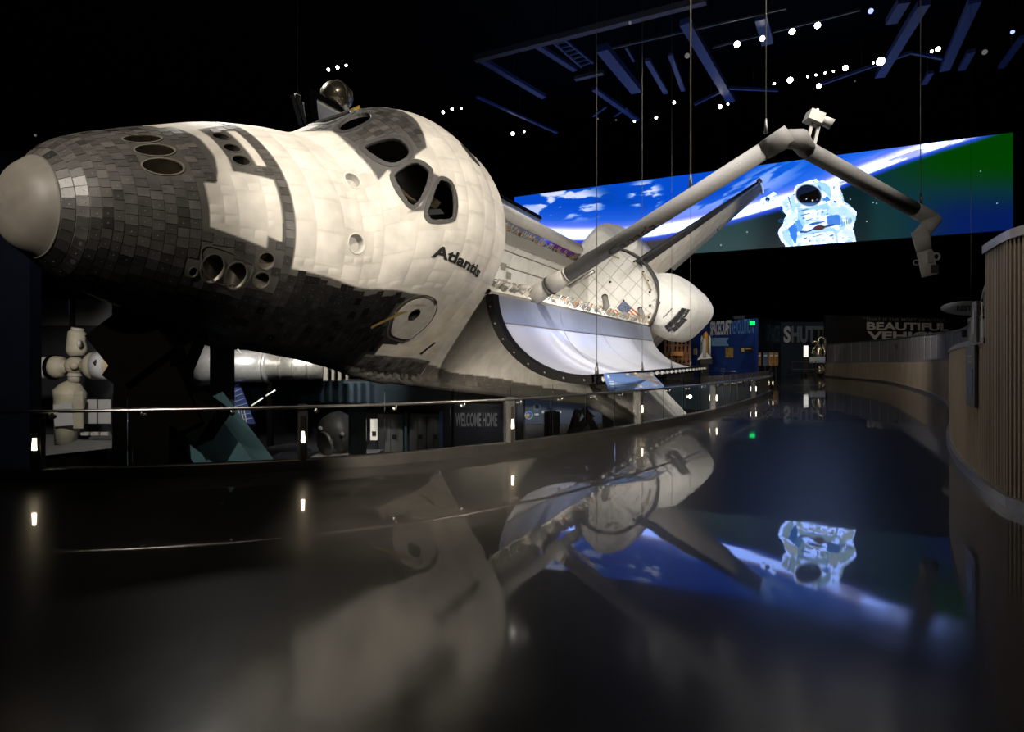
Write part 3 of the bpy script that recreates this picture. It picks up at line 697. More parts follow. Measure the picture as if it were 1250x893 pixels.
# raised shield round the two side thrusters
sh = chaikin([(313, .64), (318, .655), (344, .625), (346, .60), (343, .54), (339, .555), (330, .535), (318, .56), (315, .60)], 2)
n = len(sh); c_ = sh.mean(0)
def rg2(k, o): Q = c_+(sh-c_)*k; return L(hpo(Q[:, 0], Q[:, 1], np.full(n, o)))
B = np.stack([rg2(1.0, -.1), rg2(1.0, .42), rg2(.96, .42), rg2(.955, .05)]); B = np.concatenate([B, B[:, :1]], 1); mb = MB(); mb.grid(B, smooth=False); mb.build('thruster_shield', M_lipd, shuttle)

# side hatch, its window, the writing
def patch(P, o, nr=5):
    c = P.mean(0); n = len(P); A = []
    for k in np.linspace(1, .02, nr+1): Q = c+(P-c)*k; A.append(L(hpo(Q[:, 0], Q[:, 1], np.full(n, o))))
    A = np.stack(A); return np.concatenate([A, A[:, :1]], 1)
HP = chaikin([(489.5, .443), (480.5, .50), (485, .535), (497.5, .552), (514, .547), (524, .53), (529.5, .507), (531, .48), (524, .44), (519, .425), (500, .43)], 2)
def hatch_ring(k0, k1, o0):
    c = HP.mean(0); n = len(HP); A = []
    for k, o in ((k1, .05), (k1, o0), (k0, o0), (k0, -.3)): Q = c+(HP-c)*k; A.append(L(hpo(Q[:, 0], Q[:, 1], np.full(n, o))))
    A = np.stack(A); return np.concatenate([A, A[:, :1]], 1)
c = HP.mean(0); hw_ = HATCH_WIN; nH = len(HP)
ang = np.arctan2((HP[:, 1]-.5025)*350, HP[:, 0]-503.4); hwr = np.stack([503.4+5.6*np.cos(ang), .5025+5.6/arclen(503.4)*np.sin(ang)], 1)
A = [];
for t in (0, .25, .5, .75, 1): Q = HP*(1-t)*1.0+hwr*t; A.append(L(hpo(Q[:, 0], Q[:, 1], np.full(nH, .45 if 0 < t < 1 else .4))))
Q0 = HP; A = [L(hpo(Q0[:, 0], Q0[:, 1], np.full(nH, -.2)))]+A; A = np.stack(A); A = np.concatenate([A, A[:, :1]], 1)
mb = MB(); mb.grid(A, smooth=False); hatch = mb.build('side_hatch', mat('hatch white', (.50, .47, .42), .75, noise=.25, nscale=6), shuttle)
mb = MB(); mb.grid(hatch_ring(1.12, 1.17, .35), smooth=False); mb.build('hatch_rim', M_lipd, hatch)
opening(HATCH_WIN, 'hatch_window', 0, 0, 1.2, M_dark, M_dark, M_pane, hatch, 3, .9)
arrow = [(455+9, .462), (484, .494), (484, .487), (493, .512), (487, .517), (487.5, .512), (484, .507), (463, .476)]
def flat_XV(P, o):
    P = np.asarray(P, float); return L(hpo(P[:, 0], P[:, 1], np.full(len(P), o)))
mb = MB(); q = flat_XV([(463, .465), (483, .497), (481, .505), (461, .474)], .75); mb.add(q, [(0, 1, 2, 3)]); q = flat_XV([(481, .492), (494, .513), (478, .510)], .78); mb.add(q, [(0, 1, 2)]); mb.build('rescue_arrow', mat('mustard print', (.34, .24, .07), .7, noise=.6, nscale=40), hatch)
def hull_text(s, X0, V0, X1, V1, hgt, m, par, name, bold=.02, o=.5):
    v, f = text2d(s, bold); W = v[:, 0].max(); cap = v[:, 1].max()
    X = X0+(X1-X0)*v[:, 0]/W; V = V0+(V1-V0)*v[:, 0]/W+v[:, 1]/cap*hgt/arclen(X)
    mb = MB(); mb.add(L(hpo(X, V, np.full(len(X), o))), f); return mb.build(name, m, par)
hull_text('RESCUE', 497, .528, 510, .53, 2.0, mat('orange print', (.45, .22, .06), .7), hatch, 'hatch_print', .0, .75)
hull_text('Atlantis', 485.5, .664, 556, .634, 10.0, M_ink, fuselage, 'name_lettering', .035, .6)
# the small black louvre and orange marks on the white glove
mb = MB(); q = flat_XV([(556, .385), (566, .43), (570, .43), (561, .385)], .5); mb.add(q, [(0, 1, 2, 3)]); mb.build('vent_louvre', M_dark, fuselage)

# ---- tiles: the biggest 300 each a mesh, the rest joined
def tile_geo(x0, x1, v0, v1, h, gap):
    """a proud slab on the skin, its four corners"""
    X = np.array([x0+gap/2, x1-gap/2, x1-gap/2, x0+gap/2]); a = arclen((x0+x1)/2); g = gap/2/a; V = np.array([v0+g, v0+g, v1-g, v1-g])
    P = hp(X, V); n = SGN*hn((x0+x1)/2, (v0+v1)/2)
    return np.concatenate([L(P+n*h), L(P-n*.25)])
TF = [(0, 1, 2, 3), (0, 4, 5, 1), (1, 5, 6, 2), (2, 6, 7, 3), (3, 7, 4, 0)]
if True:
    _q = tile_geo(400, 406, .7, .72, 1, .3); _nn = np.cross(_q[1]-_q[0], _q[2]-_q[0]); 
    if np.dot(_nn, np.asarray(L(hpo(403, .71, 5.)))-np.asarray(L(hp(403, .71)))) < 0: TF = [f_[::-1] for f_ in TF]
tiles = []; x = 253.0; row = 0
while x < 586:
    dx = 4.6 if x < 275 else 6.2; x1 = x+dx; a_ = float(arclen(x+dx/2)); nt = max(10, int(round(a_/6.2))); dv = 1/nt; sh_ = (row % 2)*.5+rng.uniform(-.1, .1)
    for k in range(-1, int(1.3*nt)):
        v0 = (k+sh_)*dv; v1 = v0+dv
        if v0 < .02: continue
        cx_, cv_ = x+dx/2, (v0+v1)/2
        cs = klass(np.array([x+.4, x1-.4, x1-.4, x+.4, cx_]), np.array([v0+.1*dv, v0+.1*dv, v1-.1*dv, v1-.1*dv, cv_]))
        if (cs == 1).any() or len(set(cs.tolist())) > 1: continue
        cl = int(cs[0]); bad = False
        for q in NELL: 
            if abs(q[:, 0].mean()-cx_) < 20 and inpoly(np.array([x, x1, x1, x, cx_]), np.array([v0, v0, v1, v1, cv_]), q.mean(0)+(q-q.mean(0))*1.05).any(): bad = True
        for q in WINDOWS[:5]+[HP]:
            if abs(q[:, 0].mean()-cx_) < 40 and inpoly(np.array([x, x1, x1, x, cx_]), np.array([v0, v0, v1, v1, cv_]), q.mean(0)+(q-q.mean(0))*1.17).any(): bad = True
        if inpoly(np.array([cx_]), np.array([cv_]), sh).any(): bad = True
        if bad: continue
        vf = cv_ if cv_ <= 1 else 2-cv_
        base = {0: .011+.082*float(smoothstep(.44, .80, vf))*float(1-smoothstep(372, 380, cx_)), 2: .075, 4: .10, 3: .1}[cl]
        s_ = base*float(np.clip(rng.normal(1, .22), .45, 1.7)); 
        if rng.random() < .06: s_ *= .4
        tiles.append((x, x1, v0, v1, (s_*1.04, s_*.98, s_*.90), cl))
    x = x1; row += 1
cen = toW(np.array([hp((t[0]+t[1])/2, (t[2]+t[3])/2) for t in tiles])); nrm_ = np.array([SGN*hn((t[0]+t[1])/2, (t[2]+t[3])/2) for t in tiles]); nw = np.stack([nrm_[:, 0], -nrm_[:, 1], nrm_[:, 2]], 1) @ R_ORB.T
vd = np.array([0, 0, EYE])-cen; dist = np.linalg.norm(vd, axis=1); area = (nw*vd).sum(1)/dist**3; pxx = 625+720*cen[:, 0]/cen[:, 1]
area[pxx < 4] = -1; order = np.argsort(-area); big = set(order[:300].tolist())
stuff = MB(); marks = MB()
for i, t in enumerate(tiles):
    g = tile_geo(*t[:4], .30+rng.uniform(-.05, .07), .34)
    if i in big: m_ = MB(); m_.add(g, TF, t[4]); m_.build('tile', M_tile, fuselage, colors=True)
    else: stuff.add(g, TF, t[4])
    if area[i] > 0 and rng.random() < .55:
        cX, cV = t[0]+(t[1]-t[0])*rng.uniform(.35, .65), t[2]+(t[3]-t[2])*rng.uniform(.35, .65); r_ = .28; rv = r_/float(arclen(cX))
        marks.add(flat_XV([(cX-r_, cV), (cX, cV-rv), (cX+r_, cV), (cX, cV+rv)], .42), [(0, 1, 2, 3)])
stuff.build('tile_field', M_tile, fuselage, colors=True, kind='stuff')
marks.build('tile_mark', mat('white tile marking', (.38, .36, .32), .7), fuselage, kind='stuff')
# ---- white quilted blankets
bl = MB(); x = 320.; 
def conform(x0, x1, v0, v1, h, nx=3, nv=3):
    a = float(arclen((x0+x1)/2)); gx = .35; gv = .35/a
    AX, AV = np.meshgrid(np.linspace(x0+gx, x1-gx, nx+1), np.linspace(v0+gv, v1-gv, nv+1), indexing='ij')
    o = np.full(AX.shape, h); o[0] = o[-1] = -.02; o[:, 0] = o[:, -1] = -.02; AX = np.clip(np.where((np.arange(nx+1) == 1)[:, None], x0+.9, np.where((np.arange(nx+1) == nx-1)[:, None], x1-.9, AX)), x0, x1)
    e = .35; AX = AX.copy(); AV = AV.copy()
    return AX, AV, o
blankets = []
def lay(x, x1, v0, v1):
    XXs, VVs = np.meshgrid(np.linspace(x+.3, x1-.3, 4), np.linspace(v0+.002, v1-.002, 4))
    if not (klass(XXs, VVs) == 1).all(): return False
    for q in WINDOWS+TRK+[HP, HATCH_WIN]:
        Q = q.mean(0)+(q-q.mean(0))*1.25
        if inpoly(XXs, VVs, Q).any() or inpoly(Q[:, 0], Q[:, 1], [(x, v0), (x1, v0), (x1, v1), (x, v1)]).any(): return False
    blankets.append((x, x1, v0, v1)); return True
def lay_rec(x, x1, v0, v1, d=0):
    if lay(x, x1, v0, v1) or d > 2: return
    a = float(arclen((x+x1)/2))
    if (x1-x) > (v1-v0)*a: m_ = (x+x1)/2; lay_rec(x, m_, v0, v1, d+1); lay_rec(m_, x1, v0, v1, d+1)
    else: m_ = (v0+v1)/2; lay_rec(x, x1, v0, m_, d+1); lay_rec(x, x1, m_, v1, d+1)
xe = [317.5, 334, 351, 361, 370, 386, 410, 428, 446, 470, 492, 516, 540, 564, 587]
for x0, x1 in zip(xe[:-1], xe[1:]):
    nv = max(4, int(round(float(arclen((x0+x1)/2))/26))); off = rng.uniform(-.02, .02)
    for k in range(int(nv*1.25)): 
        v0 = .37+off+k/nv; lay_rec(x0, x1, v0, v0+1/nv)
for (x0, x1, v0, v1) in blankets:
    m_ = MB(); nx = max(2, int((x1-x0)/6)); nv = max(2, int((v1-v0)*float(arclen((x0+x1)/2))/5))
    AX, AV, o = conform(x0, x1, v0, v1, .16+rng.uniform(-.04, .04), nx+2, nv+2); s_ = rng.uniform(.95, 1.03)
    warm = float(smoothstep(.60, .40, v0)); colb = np.array([.74, .70, .63])*s_*np.array([1, 1-.05*warm, 1-.14*warm])
    m_.grid(L(hpo(AX, AV, o)), colb, True); m_.build('blanket', M_hull, fuselage, colors=True)

# ---- glove, wing and aft body
def le_at(X): return np.where(X < 1029, 99+(X-492)*.158, np.minimum(184+(X-1029), 468.))
def wing_section(X, dome, n1=90):
    zt, zb, hw, zm, nu, nl = 505, np.interp(X, [588, 1320, 1500], [279.5, 272, 285]), 106., 357, 2.05, 3.6
    le = float(le_at(X)); thin = float(np.interp(X, [1150, 1480], [1, .06])); r = 7*thin+.6; zl = zb+10+(le-105)*.03
    g = le-hw; x0 = le-r; pts = [(0, zb)]+[(t*x0, zb+(t**6)*(zl-r-zb)) for t in np.linspace(.1, 1, 14)]
    pts += [(x0+r*math.cos(t), zl+r*math.sin(t)) for t in np.linspace(-math.pi/2, math.pi*.42, 12)]
    xa, za = pts[-1]; Hh = min(70, 18+g*1.1)*max(.35, thin); cx_, cz_ = hw+max(0, g-r)*.12, za+5*thin
    for t in np.linspace(.03, 1, 30): pts.append(((1-t)**2*xa+2*t*(1-t)*cx_+t*t*hw, (1-t)**2*za+2*t*(1-t)*cz_+t*t*(za+Hh)))
    pts += [(hw, z) for z in np.linspace(za+Hh, 412, 8)[1:]]
    if dome: pts += [(hw*math.cos(t)**(2/nu), 412+(zt-412)*math.sin(t)**(2/nu)) for t in np.linspace(0, math.pi/2, 24)[1:]]
    return np.array(pts), le
def wing_mesh(Xs, dome):
    V_, C_ = [], []
    for X in Xs:
        s2, le = wing_section(X, dome); V_.append(np.concatenate([np.full((len(s2), 1), X), s2], 1))
        i = np.arange(len(s2)); d = le-s2[:, 0]; up = i >= 15
        bw = np.interp(X, [588, 640, 1035, 1045, 1120, 1300], [26, 17, 15, 46, 60, 60]); rcc = X > 1042
        dark = ((d < bw) & (s2[:, 1]-s2[20, 1] < np.interp(X, [588, 640, 1035], [26, 16, 10]))) | (~up); c = np.where(dark[:, None], (.115, .105, .09), (.70, .66, .585))
        if rcc: c[(d < 34) & up] = (.20, .185, .16); c[(d < 60) & up & (d >= 34)] = (.075, .07, .065)
        C_.append(c)
    return np.array(V_), np.array(C_)
for sd in (1, -1):
    for Xs, dome in ((np.unique(np.concatenate([np.arange(588, 1040, 6), np.arange(1038, 1310, 4)])), False), (np.arange(1307, 1481, 6), True)):
        V_, C_ = wing_mesh(Xs, dome); V_[..., 1] *= sd; mb = MB(); mb.grid(L(V_), C_, True, flip=sd < 0); mb.build('wing' if not dome else 'aft_fuselage', M_hull, shuttle, colors=True)
# body behind the wing
XA = np.array([1480, 1520, 1560, 1568]); V_ = []
for X in XA:
    s2, _ = wing_section(1480, True); s2 = s2.copy(); s2[:, 0] = np.minimum(s2[:, 0], 112); V_.append(np.concatenate([np.full((len(s2), 1), X), s2], 1))
for sd in (1, -1):
    V2 = np.array(V_); V2[..., 1] *= sd; mb = MB(); mb.grid(L(V2), None, True, flip=sd < 0); mb.build('boat_tail', M_white, shuttle)
# wing leading edge tiles on the port glove, in panels
le_mb = MB()
for x in np.arange(500, 1036, 6.2):
    for k in range(4):
        s0, s1 = wing_section(x, False)[0], wing_section(x+5.9, False)[0]; j0, j1 = 15+k*3, 15+k*3+3
        q = np.array([[x, *s0[j0]], [x+5.9, *s1[j0]], [x+5.9, *s1[j1]], [x, *s0[j1]]]) if x > 588 else None
        if q is None: continue
        ctr = np.array([x, wing_section(x, False)[1]-7, s0[20][1]-1]); n = q.mean(0)-ctr; n /= np.linalg.norm(n); q = q+n*.3; q[:, 1:] = q[:, 1:]*.98+q[:, 1:].mean(0)*.02; s_ = .11*float(np.clip(rng.normal(1, .25), .4, 1.7))
        le_mb.add(L(q), [(0, 1, 2, 3)], (s_*1.05, s_*.98, s_*.86))
le_mb.build('leading_edge_tile', M_tile, shuttle, colors=True, kind='stuff')
# seams across the white glove (carrier panel joints)
for x in np.arange(600, 1030, 22):
    s0 = wing_section(x, False)[0]; i0 = 30 if x > 640 else 34; q = []
    for j in range(i0, len(s0)-7, 2): q.append((x+(j-i0)*.9, *s0[j]))
    q = np.array(q); 
    if len(q) < 3: continue
    s_o = q.copy(); s_o[:, 1] += .35; s_o[:, 2] += .25; s1_ = s_o.copy(); s1_[:, 0] += .7
    mb = MB(); mb.grid(L(np.stack([s_o, s1_])), smooth=False); mb.build('panel_joint', mat('joint grey', (.40, .37, .32), .8) if x == 600 else bpy.data.materials['joint grey'], shuttle)
# elevon gap and pale wing strips on the port wing
for xx, w_, m_ in ((1387, 3, M_dark), (1372, 5, M_wht), (1402, 5, M_wht)):
    q = []
    for p_ in np.linspace(150, 440, 12):
        s0 = wing_section(xx, False)[0]; up = s0[27:57]; z = np.interp(p_, up[::-1, 0], up[::-1, 1]); q.append((xx, p_, z+.6))
    q = np.array(q); q2 = q.copy(); q2[:, 0] += w_; mb = MB(); mb.grid(L(np.stack([q, q2])), smooth=False); mb.build('elevon_seam', m_, shuttle)

# ---- cabin aft bulkhead (closes the cabin at the front of the bay) and the bay itself
n = 60; v = np.linspace(0.02, 1.98, n); q = hp(np.full(n, 588.), v); mb = MB(); mb.add(L(q), [tuple(range(n))]); mb.build('cabin_bulkhead', M_white, shuttle)
XB = np.linspace(600, 1307, 10); AB = np.linspace(0, math.pi, 13); RB = 95.
def bay(X, a, r=RB): return np.array([X, r*math.cos(a), 412-r*math.sin(a)*1.05])
M_linerd = mat('bay liner joint', (.42, .39, .34), .8)
A = np.array([[bay(x, a, RB+1.5) for a in np.linspace(0, math.pi, 25)] for x in XB]); mb = MB(); mb.grid(L(A), flip=True); mb.build('bay_liner', M_linerd, shuttle)
for i in range(9):
    for j in range(12):
        x0, x1, a0_, a1_ = XB[i]+.6, XB[i+1]-.6, AB[j]+.008, AB[j+1]-.008
        A = np.array([[bay(x, a, RB-(.0 if (x in (x0, x1) or a in (a0_, a1_)) else .8)) for a in (a0_, a0_+.01, (a0_+a1_)/2, a1_-.01, a1_)] for x in (x0, x0+1, x1-1, x1)])
        mb = MB(); mb.grid(L(A), smooth=False, flip=True); mb.build('liner_panel', M_white, shuttle)
for (x, a) in ((930, 2.55), (960, 2.55), (985, 2.42), (880, 2.6)):
    A = np.array([[bay(x+dx, a+da, RB-1.6) for da in (0, .12)] for dx in (0, 20)]); mb = MB(); mb.grid(L(A), smooth=False, flip=True); mb.build('liner_patch', mat('grey liner patch', (.30, .27, .22), .8), shuttle)
# aft bulkhead, D shaped, quilted in diagonal squares
aa = np.linspace(-math.pi/2, math.pi*1.5, 90)[:-1]
def dshape(k=1.0, X=1306.): 
    P = []
    for t in np.linspace(0, math.pi, 40): P.append((X, 103*k*math.copysign(abs(math.cos(t))**(2/2.05), math.cos(t)), 412+92*k*math.sin(t)**(2/2.05)))
    for t in np.linspace(math.pi, 2*math.pi, 30)[1:-1]: P.append((X, 103*k*math.cos(t), 412+98*k*math.sin(t)))
    return np.array(P)
D = dshape(); mb = MB(); mb.slab(L(D), L(np.array([1312., 0, 400]))-L(np.array([1306., 0, 400]))); bulk = mb.build('aft_bulkhead', M_linerd, shuttle)
def clip(P, Q):
    out = [np.asarray(p, float) for p in P]; Q = np.asarray(Q); ar = sum(Q[i][0]*Q[(i+1) % len(Q)][1]-Q[(i+1) % len(Q)][0]*Q[i][1] for i in range(len(Q)))
    if ar < 0: Q = Q[::-1]
    for i in range(len(Q)):
        a_, b_ = Q[i], Q[(i+1) % len(Q)]; e = b_-a_; new = []
        for k in range(len(out)):
            p, q = out[k], out[(k+1) % len(out)]; sp = e[0]*(p[1]-a_[1])-e[1]*(p[0]-a_[0]); sq = e[0]*(q[1]-a_[1])-e[1]*(q[0]-a_[0])
            if sp >= 0: new.append(p)
            if sp*sq < 0: new.append(p+(q-p)*sp/(sp-sq))
        out = new
        if not out: return []
    return out
DQ = dshape(.985)[:, 1:]; stp = 26.; rt = 1/math.sqrt(2)
for i in range(-7, 8):
    for j in range(-7, 8):
        if (i*3+j*5) % 7 == 0: u0, u1, w0, w1 = i*stp, (i+1)*stp, j*stp, (j+1)*stp
        else: u0, u1, w0, w1 = i*stp, (i+1)*stp, j*stp, (j+1)*stp
        g_ = .5; sq = [(u0+g_, w0+g_), (u1-g_, w0+g_), (u1-g_, w1-g_), (u0+g_, w1-g_)]
        sq = [np.array([u, 412+w_]) for u, w_ in sq]; q = clip(sq, DQ)
        if len(q) < 3: continue
        q = np.array([(1306, p[0], p[1]) for p in q]); mb = MB(); mb.slab(L(q), L(np.array([1305.-rng.uniform(0, .5), 0, 400]))-L(np.array([1306., 0, 400]))); mb.build('blanket', M_white, bulk)
for (p_, z_) in ((60, 470), (40, 485), (20, 492), (-10, 495), (80, 450), (95, 430), (88, 395), (70, 365), (30, 420), (-20, 430), (85, 415), (-60, 470)):
    mb = MB(); mb.lathe([(.001, 0), (2.4*KS, 0), (2.2*KS, 1.5*KS), (.001, 1.5*KS)], L(np.array([1304.6, p_, z_])), (-1, 0, 0), 10); mb.build('bulkhead_fitting', M_dark, bulk)
for (a_, b_) in (((92, 440), (85, 395)), ((20, 490), (60, 475)), ((-40, 480), (-70, 468))):
    mb = MB(); mb.tube(L(np.array([(1303, a_[0], a_[1]), (1303, b_[0], b_[1])])), 1.6*KS, 8); mb.build('bulkhead_duct', M_tan, bulk)
# flag on the bulkhead, upright in the hall means turned with the hull
FO = np.array([46., 352.]); FU = np.array([-1., 0.]); FV = np.array([0., 1.]); FO = np.array([92., 379.])
def fl(u, v_, o=1303.6): p = FO+FU*u+FV*v_; return (o, p[0], p[1])
FL_W, FL_H = 62., 42.
fmb = {k: MB() for k in 'rwb'}
for k in range(13): fmb['r' if k % 2 == 0 else 'w'].add(L(np.array([fl(0, FL_H*k/13), fl(FL_W, FL_H*k/13), fl(FL_W, FL_H*(k+1)/13), fl(0, FL_H*(k+1)/13)])), [(0, 1, 2, 3)])
fmb['b'].add(L(np.array([fl(FL_W*.6, FL_H*6/13, 1303.4), fl(FL_W, FL_H*6/13, 1303.4), fl(FL_W, FL_H, 1303.4), fl(FL_W*.6, FL_H, 1303.4)])), [(0, 1, 2, 3)])
st = MB()
for r in range(9):
    for c2 in range(6 if r % 2 == 0 else 5):
        u = FL_W*(.6+.4*((c2+(.5 if r % 2 == 0 else 1))/6)); v_ = FL_H*(6+7*(r+.5)/9)/13; d_ = .55
        st.add(L(np.array([fl(u-d_, v_, 1303.2), fl(u, v_-d_, 1303.2), fl(u+d_, v_, 1303.2), fl(u, v_+d_, 1303.2)])), [(0, 1, 2, 3)])
flag = fmb['w'].build('flag', mat('flag white', (.72, .68, .62), .8), bulk)
fmb['r'].build('flag_stripes', mat('flag red', (.42, .10, .035), .8), bulk); fmb['b'].build('flag_canton', mat('flag blue', (.07, .09, .17), .8), bulk); st.build('flag_stars', M_wht, bulk)
# rim of the bulkhead
D2 = [(1308., 106*math.copysign(abs(math.cos(t))**(2/2.05), math.cos(t)), 412+95*math.sin(t)**(2/2.05)) for t in np.linspace(-.02, math.pi+.02, 50)]
A = np.array([[(x, p*k, 412+(z-412)*k) for (x0, p, z) in D2] for x, k in ((1300, .985), (1300, 1.02), (1316, 1.035), (1316, .98))]); mb = MB(); mb.grid(L(A), smooth=False); mb.build('bulkhead_rim', mat('dark rim seal', (.055, .05, .042), .6), bulk)

# ---- payload bay doors
M_doorout = mat('door white', (.70, .67, .60), .7, noise=.12)
def door(sd, theta):
    hp_, hz = 107., 412.; t_ = math.radians(theta); al = np.linspace(0, math.pi/2, 25)
    arc = np.stack([107*np.cos(al)**(2/2.05), 412+95*np.sin(al)**(2/2.05)], 1)
    def turn(A): d = A-np.array([hp_, hz]); return np.stack([hp_+d[:, 0]*math.cos(t_)+d[:, 1]*math.sin(t_), hz-d[:, 0]*math.sin(t_)+d[:, 1]*math.cos(t_)], 1)
    T_ = np.gradient(arc, axis=0); T_ /= np.linalg.norm(T_, axis=1)[:, None]; N_ = np.stack([-T_[:, 1], T_[:, 0]], 1)    # inward of the closed door
    N_ *= np.sign(((np.array([0, 412.])-arc)*N_).sum(1))[:, None]
    outer, inner = turn(arc), turn(arc+N_*5.5)
    def sheet(q, x0, x1, nx=2): return np.array([np.concatenate([np.full((len(q), 1), x), q*[sd, 1]], 1) for x in np.linspace(x0, x1, nx)])
    x0, x1 = 600., 1306.
    mb = MB(); mb.grid(L(sheet(outer, x0, x1, 12)), flip=sd > 0); mb.grid(L(sheet(turn(arc+N_*4.6), x0, x1, 12)), flip=sd < 0); root = mb.build('payload_bay_door', M_doorout, shuttle)
    xs = np.linspace(x0+6, x1-2, 5); k0, k1 = 1, 6
    for i in range(4):
        a_, b_ = xs[i]+.5, xs[i+1]-.5
        mb = MB(); q = inner[5:24]; A = sheet(q, a_, b_, 6); mb.grid(L(A), flip=sd < 0); mb.build('radiator_panel', M_radiator, root)
        mb = MB(); q = turn(arc+N_*7)[0:6]; A = sheet(q, a_, b_, 3); mb.grid(L(A), flip=sd < 0); mb.build('radiator_reflection', M_radreflect, root)  # reflection along the hinge, shaped as a strip of its own
        if i: mb = MB(); A = sheet(turn(arc+N_*6.0)[3:24], xs[i]-.5, xs[i]+.5, 2); mb.grid(L(A), flip=sd < 0); mb.build('radiator_joint', mat('dark joint', (.08, .08, .09), .5), root)
    # black seal along the forward edge and the free edge, with its pale lugs
    A = np.stack([np.concatenate([np.full((25, 1), x), turn(arc+N_*k)*[sd, 1]], 1) for x, k in ((x0-7, -1), (x0-7, 7.5), (x0+6, 7.5), (x0+6, -1), (x0-7, -1))]); mb = MB(); mb.grid(L(A), smooth=False); seal = mb.build('front_seal', M_seal, root)
    for j in range(2, 24, 3):
        p_ = turn(arc+N_*3)[j]; mb = MB(); mb.box(L(np.array([x0-7.5, p_[0]*sd, p_[1]])), (.025, .04, .025)); mb.build('seal_lug', M_lipd, seal)
    e0 = turn(arc+N_*3)[24]; tv = outer[24]-outer[22]; tv /= np.linalg.norm(tv); nv_ = np.array([-tv[1], tv[0]])
    A = np.stack([np.array([[x, (e0+tv*a2+nv_*b2)[0]*sd, (e0+tv*a2+nv_*b2)[1]] for x in np.linspace(x0-7, x1, 8)]) for a2, b2 in ((-2, -5), (4, -5), (4, 5), (-2, 5), (-2, -5))]); mb = MB(); mb.grid(L(A), smooth=False); edge = mb.build('edge_seal', M_seal, root)
    for x in np.arange(x0+20, x1, 34):
        c_ = e0+tv*5; mb = MB(); mb.box(L(np.array([x, c_[0]*sd, c_[1]])), (.40, .10, .07)); mb.build('edge_lug', M_armlt, edge)
    return e0, turn
E0, TURN = door(1, 133); door(-1, 133)
# ---- sill longerons with their gear
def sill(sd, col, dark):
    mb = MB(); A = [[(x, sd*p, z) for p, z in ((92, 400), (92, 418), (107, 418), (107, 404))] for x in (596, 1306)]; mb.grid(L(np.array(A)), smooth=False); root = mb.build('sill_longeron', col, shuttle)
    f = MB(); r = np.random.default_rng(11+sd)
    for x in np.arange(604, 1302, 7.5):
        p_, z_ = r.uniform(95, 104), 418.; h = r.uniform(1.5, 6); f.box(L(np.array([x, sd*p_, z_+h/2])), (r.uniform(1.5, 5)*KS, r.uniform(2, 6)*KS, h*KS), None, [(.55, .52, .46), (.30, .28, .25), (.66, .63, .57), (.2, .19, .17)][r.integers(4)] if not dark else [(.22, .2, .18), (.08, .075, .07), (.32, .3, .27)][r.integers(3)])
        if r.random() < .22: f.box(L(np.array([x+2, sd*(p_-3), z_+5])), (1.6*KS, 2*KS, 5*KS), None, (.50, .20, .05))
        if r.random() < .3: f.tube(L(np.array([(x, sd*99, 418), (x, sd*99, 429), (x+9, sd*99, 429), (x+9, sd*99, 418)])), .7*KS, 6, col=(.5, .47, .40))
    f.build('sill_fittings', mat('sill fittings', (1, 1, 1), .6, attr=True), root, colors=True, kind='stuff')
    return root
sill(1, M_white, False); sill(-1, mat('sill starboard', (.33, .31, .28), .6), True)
for x, p_ in ((1040, 88), (1285, 92)):      # pale latches standing on the port sill
    mb = MB(); mb.tube(L(np.array([(x, p_, 416), (x+6, p_-6, 424), (x+20, p_-22, 430)])), [6*KS, 6*KS, 5*KS], 10); o = mb.build('sill_latch', M_armlt, shuttle)
    mb = MB(); mb.tube(L(np.array([(x+20, p_-22, 430), (x+22, p_-24, 431)])), 5.6*KS, 10); mb.build('latch_cap', M_dark, o)

# ---- engine pods, fin
def pod(sd):
    st_ = np.array([(1303, 8, 8), (1307, 26, 24), (1316, 42, 38), (1335, 54, 48), (1370, 66, 60), (1430, 72, 65), (1500, 73, 65), (1545, 66, 60), (1562, 48, 44), (1567, 20, 18)]); V_ = []
    for X in np.concatenate([np.linspace(1303, 1340, 16), np.linspace(1345, 1540, 20), np.linspace(1545, 1567, 8)]):
        rp, rz = np.interp(X, st_[:, 0], st_[:, 1]), np.interp(X, st_[:, 0], st_[:, 2]); a = np.linspace(0, 2*math.pi, 41)
        V_.append([(X, sd*(86+rp*math.copysign(abs(math.cos(t))**.62, math.cos(t))+.035*(X-1303)), 462+.04*(X-1303)+rz*math.copysign(abs(math.sin(t))**.62, math.sin(t))) for t in a])
    V_ = np.array(V_); mb = MB(); mb.grid(L(V_), flip=sd > 0); root = mb.build('engine_pod', M_white, shuttle)
    if sd > 0:
        r = np.random.default_rng(5)
        for i in range(4):
            for j in range(5):
                if (i, j) in ((0, 0), (0, 4), (3, 0), (3, 4), (3, 3)): continue
                x0_, a_ = 1309+i*11.5, -.5+j*.2
                def pp(X, t):
                    rp, rz = np.interp(X, st_[:, 0], st_[:, 1])+.6, np.interp(X, st_[:, 0], st_[:, 2])+.6; return (X, 86+rp*math.copysign(abs(math.cos(t))**.62, math.cos(t))+.035*(X-1303), 462+.04*(X-1303)+rz*math.copysign(abs(math.sin(t))**.62, math.sin(t)))
                q = np.array([pp(x0_+.2, a_), pp(x0_+11.2, a_), pp(x0_+11.2, a_+.19), pp(x0_+.2, a_+.19)]); mb = MB(); mb.add(L(q), [(0, 1, 2, 3)], (.05*r.uniform(.7, 1.4),)*3); mb.build('tile', M_tile, root, colors=True)
    return root
pod(1); pod(-1)
def fin_pts(z): t = (z-500)/316; return 1283+t*334, 1572+t*153
